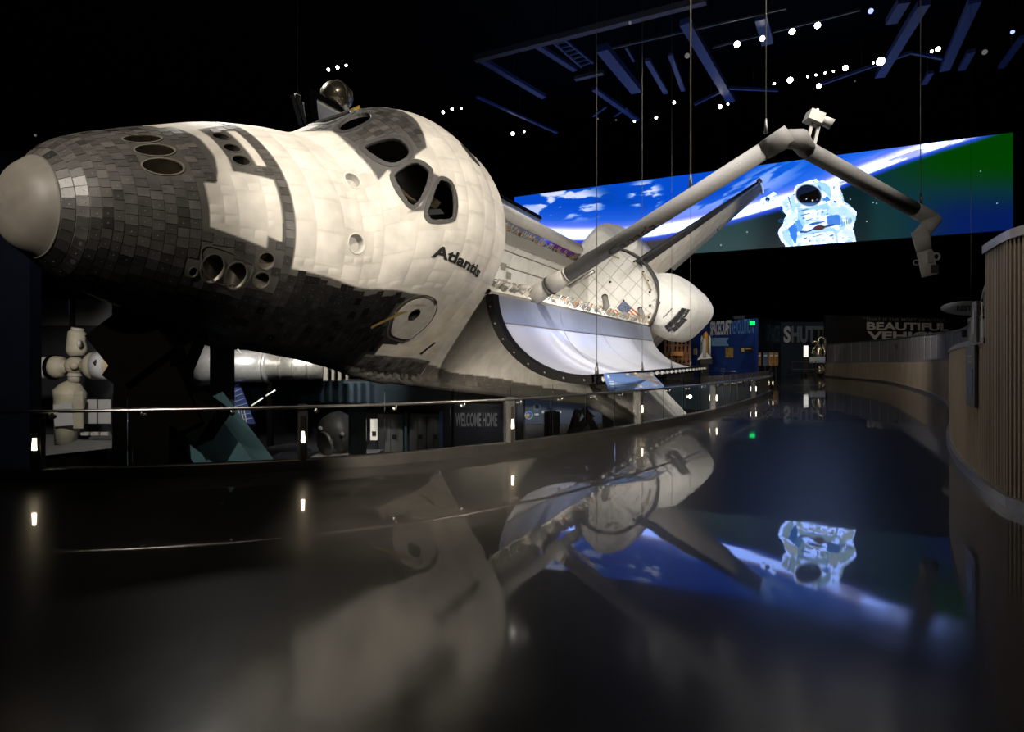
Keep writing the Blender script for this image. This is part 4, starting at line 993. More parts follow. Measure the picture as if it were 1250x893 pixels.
def fin():
    Z = np.linspace(498, 816, 24); V_ = []
    for z in Z:
        a, b = fin_pts(z); ch = b-a; h = ch*.055*(1 if z < 812 else .6); xs = np.array([0, .02, .08, .25, .5, .63]); th = np.array([.12, .3, .6, .95, 1, .95])*h
        V_.append([(a+ch*x, t_, z) for x, t_ in zip(xs, th)]+[(a+ch*x, -t_, z) for x, t_ in zip(xs[::-1], th[::-1])])
    V_ = np.array(V_); V_ = np.concatenate([V_, V_[:, :1]], 1); mb = MB(); mb.grid(L(V_), smooth=False); mb.add(L(V_[-1, :-1]), [tuple(range(12))]); root = mb.build('tail_fin', mat('fin white', (.50, .46, .40), .75, noise=.25, nscale=2), shuttle)
    le = []
    for z in Z:
        a, b = fin_pts(z); ch = b-a; h = ch*.055*(1 if z < 812 else .6); le.append([(a+ch*x, t_, z) for x, t_ in ((.10, .68*h), (.08, .62*h+.4), (.02, .32*h+.5), (-.012, .0), (.02, -.32*h-.5), (.08, -.62*h-.4), (.10, -.68*h))])
    le = np.array(le); mb = MB(); mb.grid(L(le), smooth=True); mb.build('fin_leading_edge', mat('fin edge black', (.03, .029, .03), .35, noise=.3), root)
    # rounded tip edge and rudder in two panels
    for z0, z1 in ((530, 668), (672, 812)):
        R2 = []
        for z in np.linspace(z0, z1, 6):
            a, b = fin_pts(z); ch = b-a; h = ch*.055; R2.append([(a+ch*.645, .93*h, z), (b, 1.6, z), (b, -1.6, z), (a+ch*.645, -.93*h, z), (a+ch*.645, .93*h, z)])
        mb = MB(); mb.grid(L(np.array(R2)), smooth=False); mb.build('rudder', mat('rudder grey white', (.40, .38, .34), .7, noise=.3), root)
    tp = [(fin_pts(816)[0]+t*(fin_pts(816)[1]-fin_pts(816)[0]), 0, 816+2.5*math.sin(math.pi*t)) for t in np.linspace(-.02, 1.02, 12)]
    mb = MB(); mb.tube(L(np.array(tp)), 6*KS, 10); mb.build('fin_tip', M_silver, root)
fin()
# ---- inspection boom along the starboard sill and the white housing at its front
mb = MB(); mb.tube(L(np.array([(880, -110, 440), (900, -110, 440), (1262, -110, 440), (1280, -110, 440)])), [7*KS, 11*KS, 11*KS, 6*KS], 14); ob = mb.build('inspection_boom', M_white, shuttle)
for x in (905, 1268): mb = MB(); mb.box(L(np.array([x, -104, 428])), (.14, .22, .34)); mb.build('boom_saddle', M_greymet, ob)
mb = MB(); q = [(800, -92, 452), (850, -112, 446), (872, -120, 440), (846, -120, 466), (815, -104, 472)]; mb.slab(L(np.array(q)), L(np.array([236, 12., 400]))); mb.build('boom_housing', M_white, shuttle)

# ---------------------------------------------------------------- the big display screen with its picture of Earth and an astronaut
SA, SB = np.array(px2w(628, 240, 48.7)[:2]), np.array(px2w(1236.5, 240, 34.9)[:2]); SZ0, SZ1 = 9.30, 15.06
def srgb(c): c = np.asarray(c, float)/255; return np.where(c <= .04045, c/12.92, ((c+.055)/1.055)**2.4)
def vnoise(x, y, seed):
    r = np.random.default_rng(seed); T = r.random((64, 64)); xi, yi = np.floor(x).astype(int), np.floor(y).astype(int); fx, fy = x-xi, y-yi
    fx, fy = fx*fx*(3-2*fx), fy*fy*(3-2*fy); a, b, c, d = T[xi % 64, yi % 64], T[(xi+1) % 64, yi % 64], T[xi % 64, (yi+1) % 64], T[(xi+1) % 64, (yi+1) % 64]
    return (a*(1-fx)+b*fx)*(1-fy)+(c*(1-fx)+d*fx)*fy
def fbm(x, y, seed, o=5): return sum(vnoise(x*2**k, y*2**k, seed+k)*.5**(k+1) for k in range(o))/(1-.5**o)
def blend(C, col, a): return C*(1-a[..., None])+np.asarray(col, float)*a[..., None]
def picture(x, y):
    """the programme on the screen, drawn in the photograph's own measure of the screen plane, sRGB 0..255"""
    limb = np.interp(x, [620, 660, 700, 760, 800, 860, 900, 930, 970, 1000, 1050, 1100, 1150, 1190, 1240], [290, 292.5, 293.5, 293, 289, 278, 267.5, 259, 247.5, 238, 217, 198, 181, 169, 152])
    h = limb-y                                           # height above the limb
    C = np.zeros(x.shape+(3,))
    # space
    C[:] = (22, 28, 34)
    C = blend(C, (70, 34, 76), smoothstep(760, 700, x)); C = blend(C, (58, 54, 54), smoothstep(740, 790, x)*smoothstep(850, 810, x))
    C = blend(C, (36, 62, 64), smoothstep(820, 850, x)*smoothstep(960, 900, x)); C = blend(C, (0, 28, 34), smoothstep(920, 975, x))
    C = blend(C, (6, 46, 50), smoothstep(1050, 1075, x)); C = blend(C, (0, 24, 84), smoothstep(1085, 1180, x)*smoothstep(225, 268, y))
    C = blend(C, (0, 58, 0), smoothstep(1060, 1160, x)*smoothstep(238, 200, y))
    # earth
    E = np.zeros_like(C); E[:] = (4, 72, 196)
    E = blend(E, (0, 62, 150), smoothstep(.45, .68, fbm(x/70, y/26, 3))*.8*smoothstep(930, 860, x)); E = blend(E, (14, 96, 222), smoothstep(880, 960, x)*.7)
    cl = fbm(x/24, (y+.12*(x-630))/8.5, 11, 6); cm = smoothstep(.45, .57, cl)
    reg = np.maximum.reduce([smoothstep(30, 12, np.hypot((x-690)/2.2, y-247)), smoothstep(26, 12, np.hypot(x-788, (y-238)*1.1)), .9*smoothstep(34, 16, np.hypot((x-650)/1.2, (y-262)*2)), .6*smoothstep(20, 10, np.hypot(x-694, (y-262)*2.2))])
    E = blend(E, (206, 214, 252), cm*reg)
    d = (x-770)*.82-(y-282)*-1.4; band = np.abs((y-262)+(x-850)*.48)
    E = blend(E, (150, 178, 250), smoothstep(.44, .62, fbm(x/30, (y+x*.5)/7, 31))*smoothstep(26, 6, band)*smoothstep(730, 790, x)*smoothstep(1000, 930, x)*.9)
    E = blend(E, (90, 130, 250), smoothstep(46, 10, h)*.55); E = blend(E, (120, 130, 250), smoothstep(26, 14, h)*.8); E = blend(E, (250, 250, 255), smoothstep(18, 11.5, h)*smoothstep(-1, 2.2, h))
    E = blend(E, (150, 160, 252), smoothstep(.5, .68, fbm(x/26, (y+.36*x)/4, 77))*smoothstep(955, 1010, x)*smoothstep(28, 12, h)*.8)
    inE = smoothstep(-2.2, 1.2, h); C = C*(1-inE[..., None])+E*inE[..., None]
    C = blend(C, (40, 80, 255), smoothstep(-7, -1, h)*smoothstep(2, -1, h)*.75)
    # stars
    for sx, sy in ((812, 286), (818, 284), (838, 289), (880, 299), (1066, 247), (1070, 248), (1197, 209), (1217, 248), (1038, 243), (1058, 270), (912, 283)): C = blend(C, (200, 215, 225), smoothstep(1.0, .4, np.hypot(x-sx, y-sy)))
    # the astronaut; u, w are ninths of a photo pixel from (920, 210)
    u, w = (x-920)*8.93, (y-210)*8.93
    body = [(440, 180), (470, 140), (560, 108), (680, 75), (700, 95), (770, 97), (800, 130), (880, 122), (935, 120), (945, 180), (975, 260), (985, 318), (1060, 370), (1115, 430), (1115, 500), (1090, 590), (1080, 622), (1105, 700), (1116, 790), (1116, 900), (350, 900), (348, 830), (335, 785), (300, 745), (270, 665), (280, 620), (325, 560), (335, 500), (362, 465), (330, 430), (312, 372), (280, 352), (125, 372), (95, 345), (76, 325), (85, 288), (190, 240), (210, 215), (248, 228), (276, 290), (380, 255), (440, 235)]
    warp = lambda a, s: (fbm(u/38, w/38, a)-.5)*s
    inB = inpoly(u+warp(1, 16), w+warp(2, 16), body)
    A = np.zeros_like(C); A[:] = (250, 250, 252)
    f1 = fbm(u/70, w/50, 5); A = blend(A, (158, 216, 252), smoothstep(.50, .70, f1)*.75); A = blend(A, (110, 180, 248), smoothstep(.60, .76, fbm(u/36, w/22, 8))*.6)
    def pl(P, col, al=1., k=18):
        nonlocal A
        A = blend(A, col, inpoly(u+warp(21, k), w+warp(22, k), P)*al)
    pl([(475, 385), (560, 395), (800, 335), (890, 455), (805, 478), (795, 405), (545, 418), (560, 590), (520, 600), (480, 515)], (140, 205, 250), .75)
    pl([(830, 330), (900, 320), (935, 450), (880, 462), (805, 455)], (205, 235, 255), .7); pl([(940, 350), (1010, 375), (1095, 450), (1085, 520), (960, 470)], (176, 224, 252), .7)
    pl([(340, 520), (400, 440), (470, 420), (480, 500), (400, 570), (330, 600)], (215, 240, 255), .7); pl([(300, 650), (360, 610), (400, 700), (440, 780), (420, 830), (330, 745)], (150, 210, 252), .7)
    pl([(400, 260), (440, 240), (470, 370), (440, 440), (400, 400)], (170, 220, 252), .8); pl([(490, 640), (880, 600), (890, 640), (500, 690)], (150, 208, 250), .7)
    pl([(500, 720), (880, 660), (900, 700), (500, 770)], (226, 244, 255), .8); pl([(960, 600), (1075, 630), (1100, 720), (980, 700)], (196, 230, 252), .7)
    pl([(375, 610), (450, 555), (475, 620), (468, 780), (440, 770), (400, 690)], (30, 110, 225), .9)
    pl([(450, 540), (490, 515), (540, 600), (520, 650), (478, 650)], (60, 140, 235), .8)
    pl([(790, 485), (880, 462), (935, 470), (952, 565), (850, 590), (800, 560)], (40, 110, 215), .85)
    pl([(740, 290), (800, 262), (850, 300), (790, 330)], (40, 120, 220), .85); pl([(368, 262), (385, 262), (418, 395), (400, 380)], (40, 90, 190), .8)
    pl([(690, 105), (770, 110), (835, 150), (850, 290), (800, 260), (760, 200), (715, 190)], (130, 200, 250), .7); pl([(700, 140), (730, 150), (740, 200), (712, 190)], (50, 110, 200), .6)
    pl([(870, 305), (910, 312), (900, 335), (866, 325)], (20, 70, 170), .9); pl([(860, 150), (895, 145), (880, 190), (868, 186)], (60, 100, 170), .5)
    pl([(575, 585), (640, 545), (790, 535), (760, 552), (640, 580)], (20, 70, 170), .85); pl([(500, 640), (590, 640), (660, 605), (880, 565), (885, 585), (780, 605), (650, 630), (560, 662), (510, 662)], (15, 50, 120), .9)
    A = blend(A, (70, 40, 40), smoothstep(1.1, .9, np.hypot((u-715)/62, (w-605+(u-715)*.1)/28)))
    for q in ((545, 415, 60, 6), (565, 460, 56, 7), (700, 452, 10, 22), (752, 436, 9, 9), (545, 500, 12, 10), (590, 520, 40, 6), (700, 690, 60, 5), (560, 720, 22, 8), (612, 750, 9, 12), (850, 690, 24, 10), (975, 715, 16, 6), (640, 670, 90, 4), (440, 245, 10, 8), (655, 100, 10, 6)):
        A = blend(A, (40, 90, 180), smoothstep(1.2, .8, np.hypot((u-q[0])/q[2], (w-q[1]+(u-q[0])*.25)/q[3]))*.8)
    for q in range(5): A = blend(A, (25, 80, 170), smoothstep(1, .6, np.hypot((u-(965+q*24))/7, (w-552+q*6)/36))*.8)
    pl([(930, 470), (960, 500), (1000, 580), (960, 600)], (90, 160, 235), .6); pl([(880, 620), (905, 640), (930, 790), (900, 760)], (150, 200, 250), .7)
    r = np.hypot(((u-600)*.97+(w-252)*.25)/136, ((w-252)*.97-(u-600)*.25)/112)
    A = blend(A, (190, 205, 225), smoothstep(1.16, 1.08, r)); A = blend(A, (14, 26, 52), smoothstep(1.05, 1.0, r)); A = blend(A, (0, 0, 0), smoothstep(.94, .86, r)*inpoly(u, w, [(500, 250), (690, 190), (735, 290), (600, 330), (490, 320)]))
    A = blend(A, (250, 220, 200), smoothstep(12, 6, np.hypot(u-642, w-308))); A = blend(A, (220, 230, 250), smoothstep(9, 4, np.hypot(u-575, w-292))); A = blend(A, (120, 140, 200), smoothstep(9, 4, np.hypot(u-690, w-298))); A = blend(A, (90, 150, 230), smoothstep(1.02, .98, r)*smoothstep(320, 350, w)*.7)
    A = blend(A, (10, 50, 110), smoothstep(30, 20, np.hypot(u-152, w-295))); A = blend(A, (120, 180, 240), smoothstep(11, 6, np.hypot(u-150, w-310)))
    A = blend(A, (60, 110, 200), smoothstep(16, 9, np.hypot(u-806, w-462))); A = blend(A, (250, 250, 255), smoothstep(9, 5, np.hypot(u-812, w-468)))
    tether = np.minimum(np.abs(np.hypot(u-300, (w-530)*1.6)-26), np.abs((w-400)-(u-270)*.8)+np.where((u > 265) & (u < 330), 0, 99)); C = blend(C, (40, 110, 200), smoothstep(6, 3, tether)*.7)
    C = np.where(inB[..., None], A, C)
    return C
NX, NZ = 1120, 220; tt, zt_ = np.meshgrid(np.linspace(0, 1, NX), np.linspace(0, 1, NZ), indexing='ij')
XYs = SA+(SB-SA)*tt[..., None]; Zs = SZ0+(SZ1-SZ0)*zt_
pxs, pys = 625+720*XYs[..., 0]/XYs[..., 1], 440-720*(Zs-EYE)/XYs[..., 1]
IMG = srgb(np.clip(picture(pxs, pys), 0, 255)); hot = smoothstep(.72, .96, IMG.min(-1)); IMG = IMG*(1+hot[..., None]*np.array([.3, 1.1, 4.2]))       # the whites of the display are a hard, blue-rich white
M_screen = mat('display picture', (0, 0, 0), .4, attr=True, strength=1.0)
def fix_screen():
    nt = M_screen.node_tree; b = nt.nodes['Principled BSDF']
    for l in list(nt.links):
        if l.to_socket == b.inputs['Base Color']: nt.links.remove(l)
    b.inputs['Base Color'].default_value = (.005, .005, .005, 1); b.inputs['Emission Strength'].default_value = SCREEN_GAIN; b.inputs['Specular IOR Level'].default_value = .1
SCREEN_GAIN = 1.12
fix_screen()
sd_ = (SB-SA)/np.linalg.norm(SB-SA); sn_ = np.array([sd_[1], -sd_[0]]); ctr = (SA+SB)/2
screen = empty('display_screen', (ctr[0], ctr[1], SZ0)); tag(screen, 'giant glowing screen showing Earth and an astronaut in a white spacesuit', 'screen')
off0 = np.array([ctr[0], ctr[1], SZ0])
mb = MB(); mb.grid(np.concatenate([XYs, Zs[..., None]], -1)-off0, IMG, False); mb.build('picture', M_screen, screen, colors=True)
mb = MB(); c3 = np.array([*(ctr-sn_*.28), (SZ0+SZ1)/2])-off0; Rz = np.array([[sd_[0], -sn_[0], 0], [sd_[1], -sn_[1], 0], [0, 0, 1]]); mb.box(c3, (np.linalg.norm(SB-SA)+.1, .5, SZ1-SZ0+.1), Rz); mb.build('cabinet', M_black, screen)
mb = MB()
for t in (.15, .5, .85):
    p = SA+(SB-SA)*t-sn_*.3; mb.tube(np.array([(*p, SZ1), (*p, 21.4)])-off0, .05, 6)
mb.build('hanger', M_black, screen)

# ---------------------------------------------------------------- the robotic arm
SH = np.array([.62, 17.05, 1.86+EYE]); EL = px2w(958, 168, 13.2); WR = px2w(1122, 259, 16.2)
arm = empty('robotic_arm', tuple(SH)); tag(arm, 'long grey jointed robotic arm reaching from the bay sill past the screen', 'robotic arm')
def A3(*p): return np.array(p)-SH
mb = MB(); d1 = (EL-SH)/np.linalg.norm(EL-SH); rb = .205
mb.tube(A3(SH+d1*1.15, EL-d1*.45), rb, 20); ub = mb.build('upper_boom', M_boom, arm)
mb = MB()
mb.tube(A3(SH+(-.25, .1, -.12), SH+d1*.12, SH+d1*.5), [.24, .27, .24], 16); mb.tube(A3(SH+d1*.45, SH+d1*.75, SH+d1*1.2), [.20, .27, .215], 16)
mb.tube(A3(SH+(-.52, -.05, .22), SH+(-.05, 0, .24)), .12, 12); mb.tube(A3(SH+(-.42, 0, -.05), SH+(-.30, 0, -.05)), .26, 14); sj = mb.build('shoulder_joint', M_armlt, arm)
mb = MB(); mb.lathe([(.20, 0), (.275, .0), (.275, .05), (.20, .05)], SH+d1*.60-SH, d1, 18); mb.build('joint_ring', M_dark, sj)
mb = MB(); mb.tube(A3(SH+d1*1.2, SH+d1*1.26), .225, 20); mb.build('boom_collar', M_armlt, ub)
mb = MB(); q = SH+d1*1.5+np.array([.12, 0, -.28]); mb.tube(A3(q-d1*.35, q+d1*.5), .055, 8); mb.build('boom_camera', M_greymet, ub)
d2 = (WR-EL)/np.linalg.norm(WR-EL)
mb = MB(); mb.tube(A3(EL+d2*.75, WR-d2*.35), .195, 20); lb = mb.build('lower_boom', M_boom, arm)
mb = MB(); E1, E2 = EL-d1*.5, EL+d2*.8
mb.tube(A3(E1, EL-d1*.1, EL+d1*.12+np.array([0, 0, .02])), [.215, .235, .22], 16); mb.tube(A3(EL+np.array([-.05, 0, -.02]), EL+np.array([.35, .05, -.02]), E2), [.20, .235, .20], 16); ej = mb.build('elbow_joint', M_boom, arm)
mb = MB(); kx = EL+d2*.75+np.array([.05, 0, .16]); b1_, b2_ = kx+np.array([.10, 0, .42]), kx+np.array([.26, 0, .38])
mb.beam(kx-SH, b1_-SH, .07, .07); mb.beam(kx+(.16, 0, -.05)-SH, b2_-SH, .07, .07); cm = mb.build('camera_bracket', M_greymet, ej)
Rt = np.array([[.92, 0, .38], [0, 1, 0], [-.38, 0, .92]])
mb = MB(); mb.box(kx+(.16, 0, .55)-SH, (.34, .30, .24), Rt); mb.build('camera_housing', M_greymet, cm)
mb = MB(); mb.tube(A3(kx+(.30, -.05, .50), kx+(.52, -.10, .36)), [.10, .12], 12); mb.build('camera_lens', M_armlt, cm)
mb = MB(); mb.tube(A3(kx+(.22, 0, .66), kx+(.24, 0, .76)), [.05, .03], 8); mb.build('camera_knob', M_tan, cm)
w2 = px2w(1140, 268, 16.2); w3 = px2w(1125, 285, 16.1); w4 = px2w(1128, 306, 16.1); w5 = px2w(1135.5, 336, 16.1)
mb = MB(); mb.tube(A3(WR-d2*.4, WR+d2*.1, w2), [.19, .21, .19], 14); mb.tube(A3(w2+(.02, 0, .03), w3), [.19, .20], 14); mb.tube(A3(w3+(-.05, 0, .08), w4), [.21, .18], 14); wj = mb.build('wrist_joint', M_armlt, arm)
mb = MB(); mb.tube(A3(w4, w5), [.18, .20], 16); ee = mb.build('end_effector', M_armlt, arm)
mb = MB(); mb.tube(A3(w5-(w5-w4)*.03, w5+(w5-w4)*.015), .185, 16); mb.build('snare_ring', M_dark, ee)
mb = MB(); mb.box(w4+(w5-w4)*.78+np.array([.02, -.19, 0])-SH, (.20, .04, .22)); mb.build('marking', M_dark, ee)
mb = MB(); mb.box(w4+(w5-w4)*.3+np.array([-.02, -.19, 0])-SH, (.16, .06, .30)); mb.build('electronics_box', M_greymet, ee)
def loop(c, r): a_ = np.linspace(0, 2*math.pi, 14); return np.stack([c[0]+r*np.cos(a_), np.full(14, c[1]), c[2]+r*np.sin(a_)], 1)
mb = MB(); mb.tube(loop(w4+np.array([.33, 0, -.16])-SH, .09), .03, 6); mb.beam(w4+(.15, 0, -.05)-SH, w4+(.28, 0, -.12)-SH, .04, .04); mb.build('wrist_camera', M_armlt, ee)
mb = MB(); mb.tube(loop(w4+np.array([-.22, 0, -.32])-SH, .07), .015, 6); mb.build('grip_loop', M_greymet, ee)
# wordmark round the upper boom, with the small flag over its last letter
def arm_mark(s, s0, length, cap, col, nm, bold):
    v, f = text2d(s, bold); W = v[:, 0].max(); c_ = v[:, 1].max()
    e1 = np.cross(d1, (0, 0, 1.)); e1 /= np.linalg.norm(e1); e2 = np.cross(e1, d1)
    view = -(SH+d1*3-np.array([0, 0, EYE])); view = view-d1*view.dot(d1); view /= np.linalg.norm(view); side = np.cross(view, d1); side = side if side[2] > 0 else -side
    t = s0+length*v[:, 0]/W; ang_ = (v[:, 1]/c_-.5)*cap/rb-.55
    P = SH+d1*t[:, None]+(rb+.004)*(view*np.cos(ang_)[:, None]+side*np.sin(ang_)[:, None])-SH
    mb = MB(); mb.add(P, f); return mb.build(nm, col, ub)
arm_mark('Canada', 2.62, 1.42, .19, M_ink, 'wordmark', .01)
arm_mark('|', 3.84, .028, .05, M_red, 'wordmark_flag', .05)

# ---------------------------------------------------------------- ceiling steel, lamps and cables
CZ = 17.2
def at_h(px, py, z): d = (z-EYE)*720/(440-py); return px2w(px, py, d)
M_trussb = mat('blue lit roof steel', (.05, .07, .20), .5); M_trussg = mat('grey catwalk steel', (.085, .08, .075), .5)  # blue roof light is partly put into the first steel's colour
LAMPS = [(899.8, 54, 9, 'w'), (930.5, 47, 8, 'w'), (967, 38.5, 9, 'w'), (998, 31, 9, 'w'), (1063, 13.4, 8, 'b'), (964.5, 97.7, 8.5, 'w'), (945, 102, 4, 'w'), (986, 93.6, 3, 'w'), (996, 91.5, 3, 'w'), (1007, 89, 3, 'w'), (1017.5, 87, 3, 'w'), (1032, 83, 8, 'w'), (999.6, 105, 7, 'w'), (1075, 75, 12, 'w'), (1066, 77, 2.5, 'w'), (1137.5, 62.6, 4.5, 'w'), (1145, 60, 7, 'w'), (1202, 63.6, 8, 'd'), (1236, 39, 6, 'b'), (879, 130, 6, 'w'), (888.5, 127, 3, 'w'), (823, 125, 4.5, 'w'), (1043.6, 99, 2.5, 'd'), (769, 28, 5, 'd'), (839, 68, 8, 'd'), (801, 143.5, 4.5, 'w'), (774.4, 148, 3.2, 'w'), (752, 146.5, 2.6, 'd'), (730, 145, 2.4, 'd'), (626, 163, 5.5, 'w'), (639.7, 160.5, 3, 'w'), (401, 85, 4.5, 'w'), (412, 82.3, 5, 'w'), (422.5, 79.7, 3.6, 'w'), (541, 137, 4.5, 'w'), (552, 133.5, 4.5, 'w'), (563, 132, 3.5, 'w'), (43, 165, 4, 'd')]
M_lens = {'w': mat('lit lamp lens', (1, .9, .8), .5, emit=(1, .93, .82), strength=26), 'd': mat('dim lamp lens', (.5, .45, .4), .5, emit=(1, .9, .75), strength=.10), 'b': mat('blue lamp lens', (.4, .5, 1), .5, emit=(.45, .55, 1), strength=1.3)}
def lamp_proto(kind):
    root = empty('ceiling_spotlight'); mb = MB(); mb.lathe([(.02, .42), (.13, .40), (.17, .1), (.175, 0), (.155, 0), (.15, .03)], (0, 0, 0), (0, 0, 1), 18, caps=False); can = mb.build('lamp_can', M_dark, root)
    mb = MB(); mb.lathe([(.001, .02), (.152, .02)], (0, 0, 0), (0, 0, 1), 18, caps=False); mb.build('lens', M_lens[kind], can)
    mb = MB(); mb.beam((0, 0, .40), (0, 0, 2.4), .04, .04); mb.build('yoke', M_dark, root); return root
protos = {}; lamp_objs = []
for i, (x, y, sz, k) in enumerate(LAMPS):
    z = {5: 16.4, 13: 16.0}.get(i, CZ); p = at_h(x, y, z)
    if x < 60: p = px2w(x, y, 16)
    o = copy_tree(protos[k]) if k in protos else lamp_proto(k)
    protos.setdefault(k, o); o.location = p; s_ = sz*p[1]/720/.30*.74; o.scale = (s_,)*3
    q = (Vector((0, -2, 2))-Vector(p)).to_track_quat('-Z', 'Y'); o.rotation_euler = q.to_euler()
    kindw = {'w': 'lit round', 'd': 'unlit dim', 'b': 'blue-glowing'}[k]
    where = 'above the curved right wall and screen' if x > 1040 else 'in the cluster above the arm elbow' if x > 890 else 'over the payload bay' if x > 600 else 'in the row above the cockpit' if x > 500 else 'in the row above the nose' if x > 100 else 'on the column at the left edge'
    o['category'] = 'spotlight'; o['group'] = kindw+' spotlights '+where; lamp_objs.append((x, o, kindw, where))
ORD = 'first second third fourth fifth sixth seventh eighth ninth tenth eleventh twelfth thirteenth fourteenth'.split()
for kw in sorted({(k_, w_) for _, _, k_, w_ in lamp_objs}):
    grp = sorted([(x, o) for x, o, k_, w_ in lamp_objs if (k_, w_) == kw], key=lambda t: t[0])
    for n_i, (x, o) in enumerate(grp): o['label'] = kw[0]+' ceiling spotlight '+kw[1] if len(grp) == 1 else '%s from the left of %s spotlights %s' % (ORD[n_i], kw[0], kw[1])
def roof_beam(name, a, b, w, h, m, label, group, za=None, zb=None):
    p, q = at_h(*a, za or CZ+.6), at_h(*b, zb or za or CZ+.6); mb = MB(); mb.beam(p, q, w, h); o = mb.build(name, m); tag(o, label, 'beam', group)
    mb = MB(); mid = (p+q)/2; mb.tube([(*mid[:2], mid[2]), (*mid[:2], 21.4)], .03, 5); mb.build('hanger_rod', M_dark, o); return o
BL = 'blue-lit steel roof beam in the dark ceiling'; GB = 'blue-lit roof beams'
for a, b, w in (((585, 71), (664, 118), .35), ((735, 58), (777, 110), .62), ((655, 55), (702, 85), .3), ((725, 108), (778, 146), .32), ((836, 26), (892, 122), .5), ((790, 73), (813, 113), .28), ((818, 66), (834, 110), .25), ((1074, 92), (1128, 3), .5), ((1153, 84), (1190, 0), .48), ((1174, 84), (1186, 62), .35), ((1128, 102), (1136, 88), .3), ((1222, 82), (1249, 45), .3), ((929, 20), (937, 51), .55), ((1088, 26), (1104, 0), .5), ((582, 118), (680, 162), .2), ((764, 58), (774, 75), .12), ((724, 142), (740, 130), .14), ((750, 142), (765, 132), .14)):
    roof_beam('roof_beam', a, b, w, w*.6, M_trussb, BL, GB)
for a, b in (((848, 127), (889, 107)), ((889, 107), (950, 110)), ((998, 104), (1112, 64)), ((1112, 64), (1150, 71))): roof_beam('roof_beam', a, b, .16, .16, M_trussb, 'thin blue-lit roof strut in the dark ceiling', 'thin blue-lit roof struts')
roof_beam('catwalk_beam', (580, 72), (862, 0), .34, .3, M_trussg, 'long grey beam crossing the upper left of the dark ceiling', None)
roof_beam('catwalk_beam', (702, 96), (736, 88), .3, .2, M_trussg, 'short grey beam below the long grey ceiling beam', None)
roof_beam('lighting_pipe', (747, 59), (960, 10), .09, .09, M_trussg, 'thin grey lighting pipe in the dark ceiling above the tail', None)
roof_beam('lighting_pipe', (870, 58), (1050, 12), .09, .09, M_trussg, 'lighting pipe carrying the upper row of bright spotlights', None)
for x0, y0, x1, y1 in ((676, 52, 710, 82),):
    la = empty('roof_ladder', tuple(at_h(x0, y0, CZ+.5))); o0 = np.array(la.location); tag(la, 'blue-lit ladder truss between beams in the dark ceiling', 'truss')
    a1, a2 = at_h(x0, y0, CZ+.5), at_h(x1, y1, CZ+.5); b1, b2 = at_h(x0+14, y0-3, CZ+.5), at_h(x1+14, y1-5, CZ+.5)
    for p, q in ((a1, a2), (b1, b2)): mb = MB(); mb.beam(p-o0, q-o0, .1, .1); mb.build('rail', M_trussb, la)
    for t in np.linspace(.05, .95, 7): mb = MB(); mb.beam(a1*(1-t)+a2*t-o0, b1*(1-t)+b2*t-o0, .08, .08); mb.build('rung', M_trussb, la)
    mb = MB(); mb.tube([(0, 0, 0), (0, 0, 3.4)], .03, 5); mb.build('hanger_rod', M_dark, la)
for loc, aim in (((2, 18, 12.5), (6, 36, 18)), ((24, 20, 12.5), (22, 34, 18)), ((-2, 30, 13), (2, 46, 18))): spot('roof_blue_light', loc, aim, 320, BLUE, 80, .8)
# cables that carry the bay door and the arm
M_cable = mat('steel cable', (.14, .125, .10), .5, .6)
def cable(p, r, label, top=21.4, fit=True):
    root = empty('support_cable', tuple(p)); tag(root, label, 'cable'); mb = MB(); mb.tube([(0, 0, .3), (0, 0, top-p[2])], r, 6); mb.build('wire', M_cable, root)
    if fit: mb = MB(); mb.tube([(0, 0, 0), (0, 0, .18), (0, 0, .32)], [.05, .04, .02], 8); mb.build('fitting', M_dsteel, root)
def door_pt(x):
    lo, hi = 600., 1306.
    for _ in range(40):
        mid = (lo+hi)/2; p = toW(np.array([mid, E0[0]-4, E0[1]])); 
        if 625+720*p[0]/p[1] < x: lo = mid
        else: hi = mid
    return toW(np.array([lo, E0[0]-4, E0[1]]))
for x, lb in ((728.5, 'support cable holding the front of the open bay door'), (784, 'support cable holding the bay door left of the flag column'), (820, 'support cable at the middle of the bay door behind the arm'), (843, 'support cable at the aft end of the bay door')): cable(door_pt(x), .008, lb)
p = px2w(859.5, 205, 14.6); cable(np.array([*(SH+d1*5.05)[:2], (SH+d1*5.05)[2]+.24]), .02, 'thick support cable holding the upper boom of the arm')
cable(EL+np.array([-.42, 0, .1]), .012, 'support cable and shackle at the elbow of the arm'); cable(WR+np.array([.04, 0, .2]), .012, 'support cable at the wrist of the arm')

# ---------------------------------------------------------------- supports and the lower level
def thing_at(name, loc, label, cat, group=None): o = empty(name, tuple(loc)); tag(o, label, cat, group); return o, np.array(loc, float)
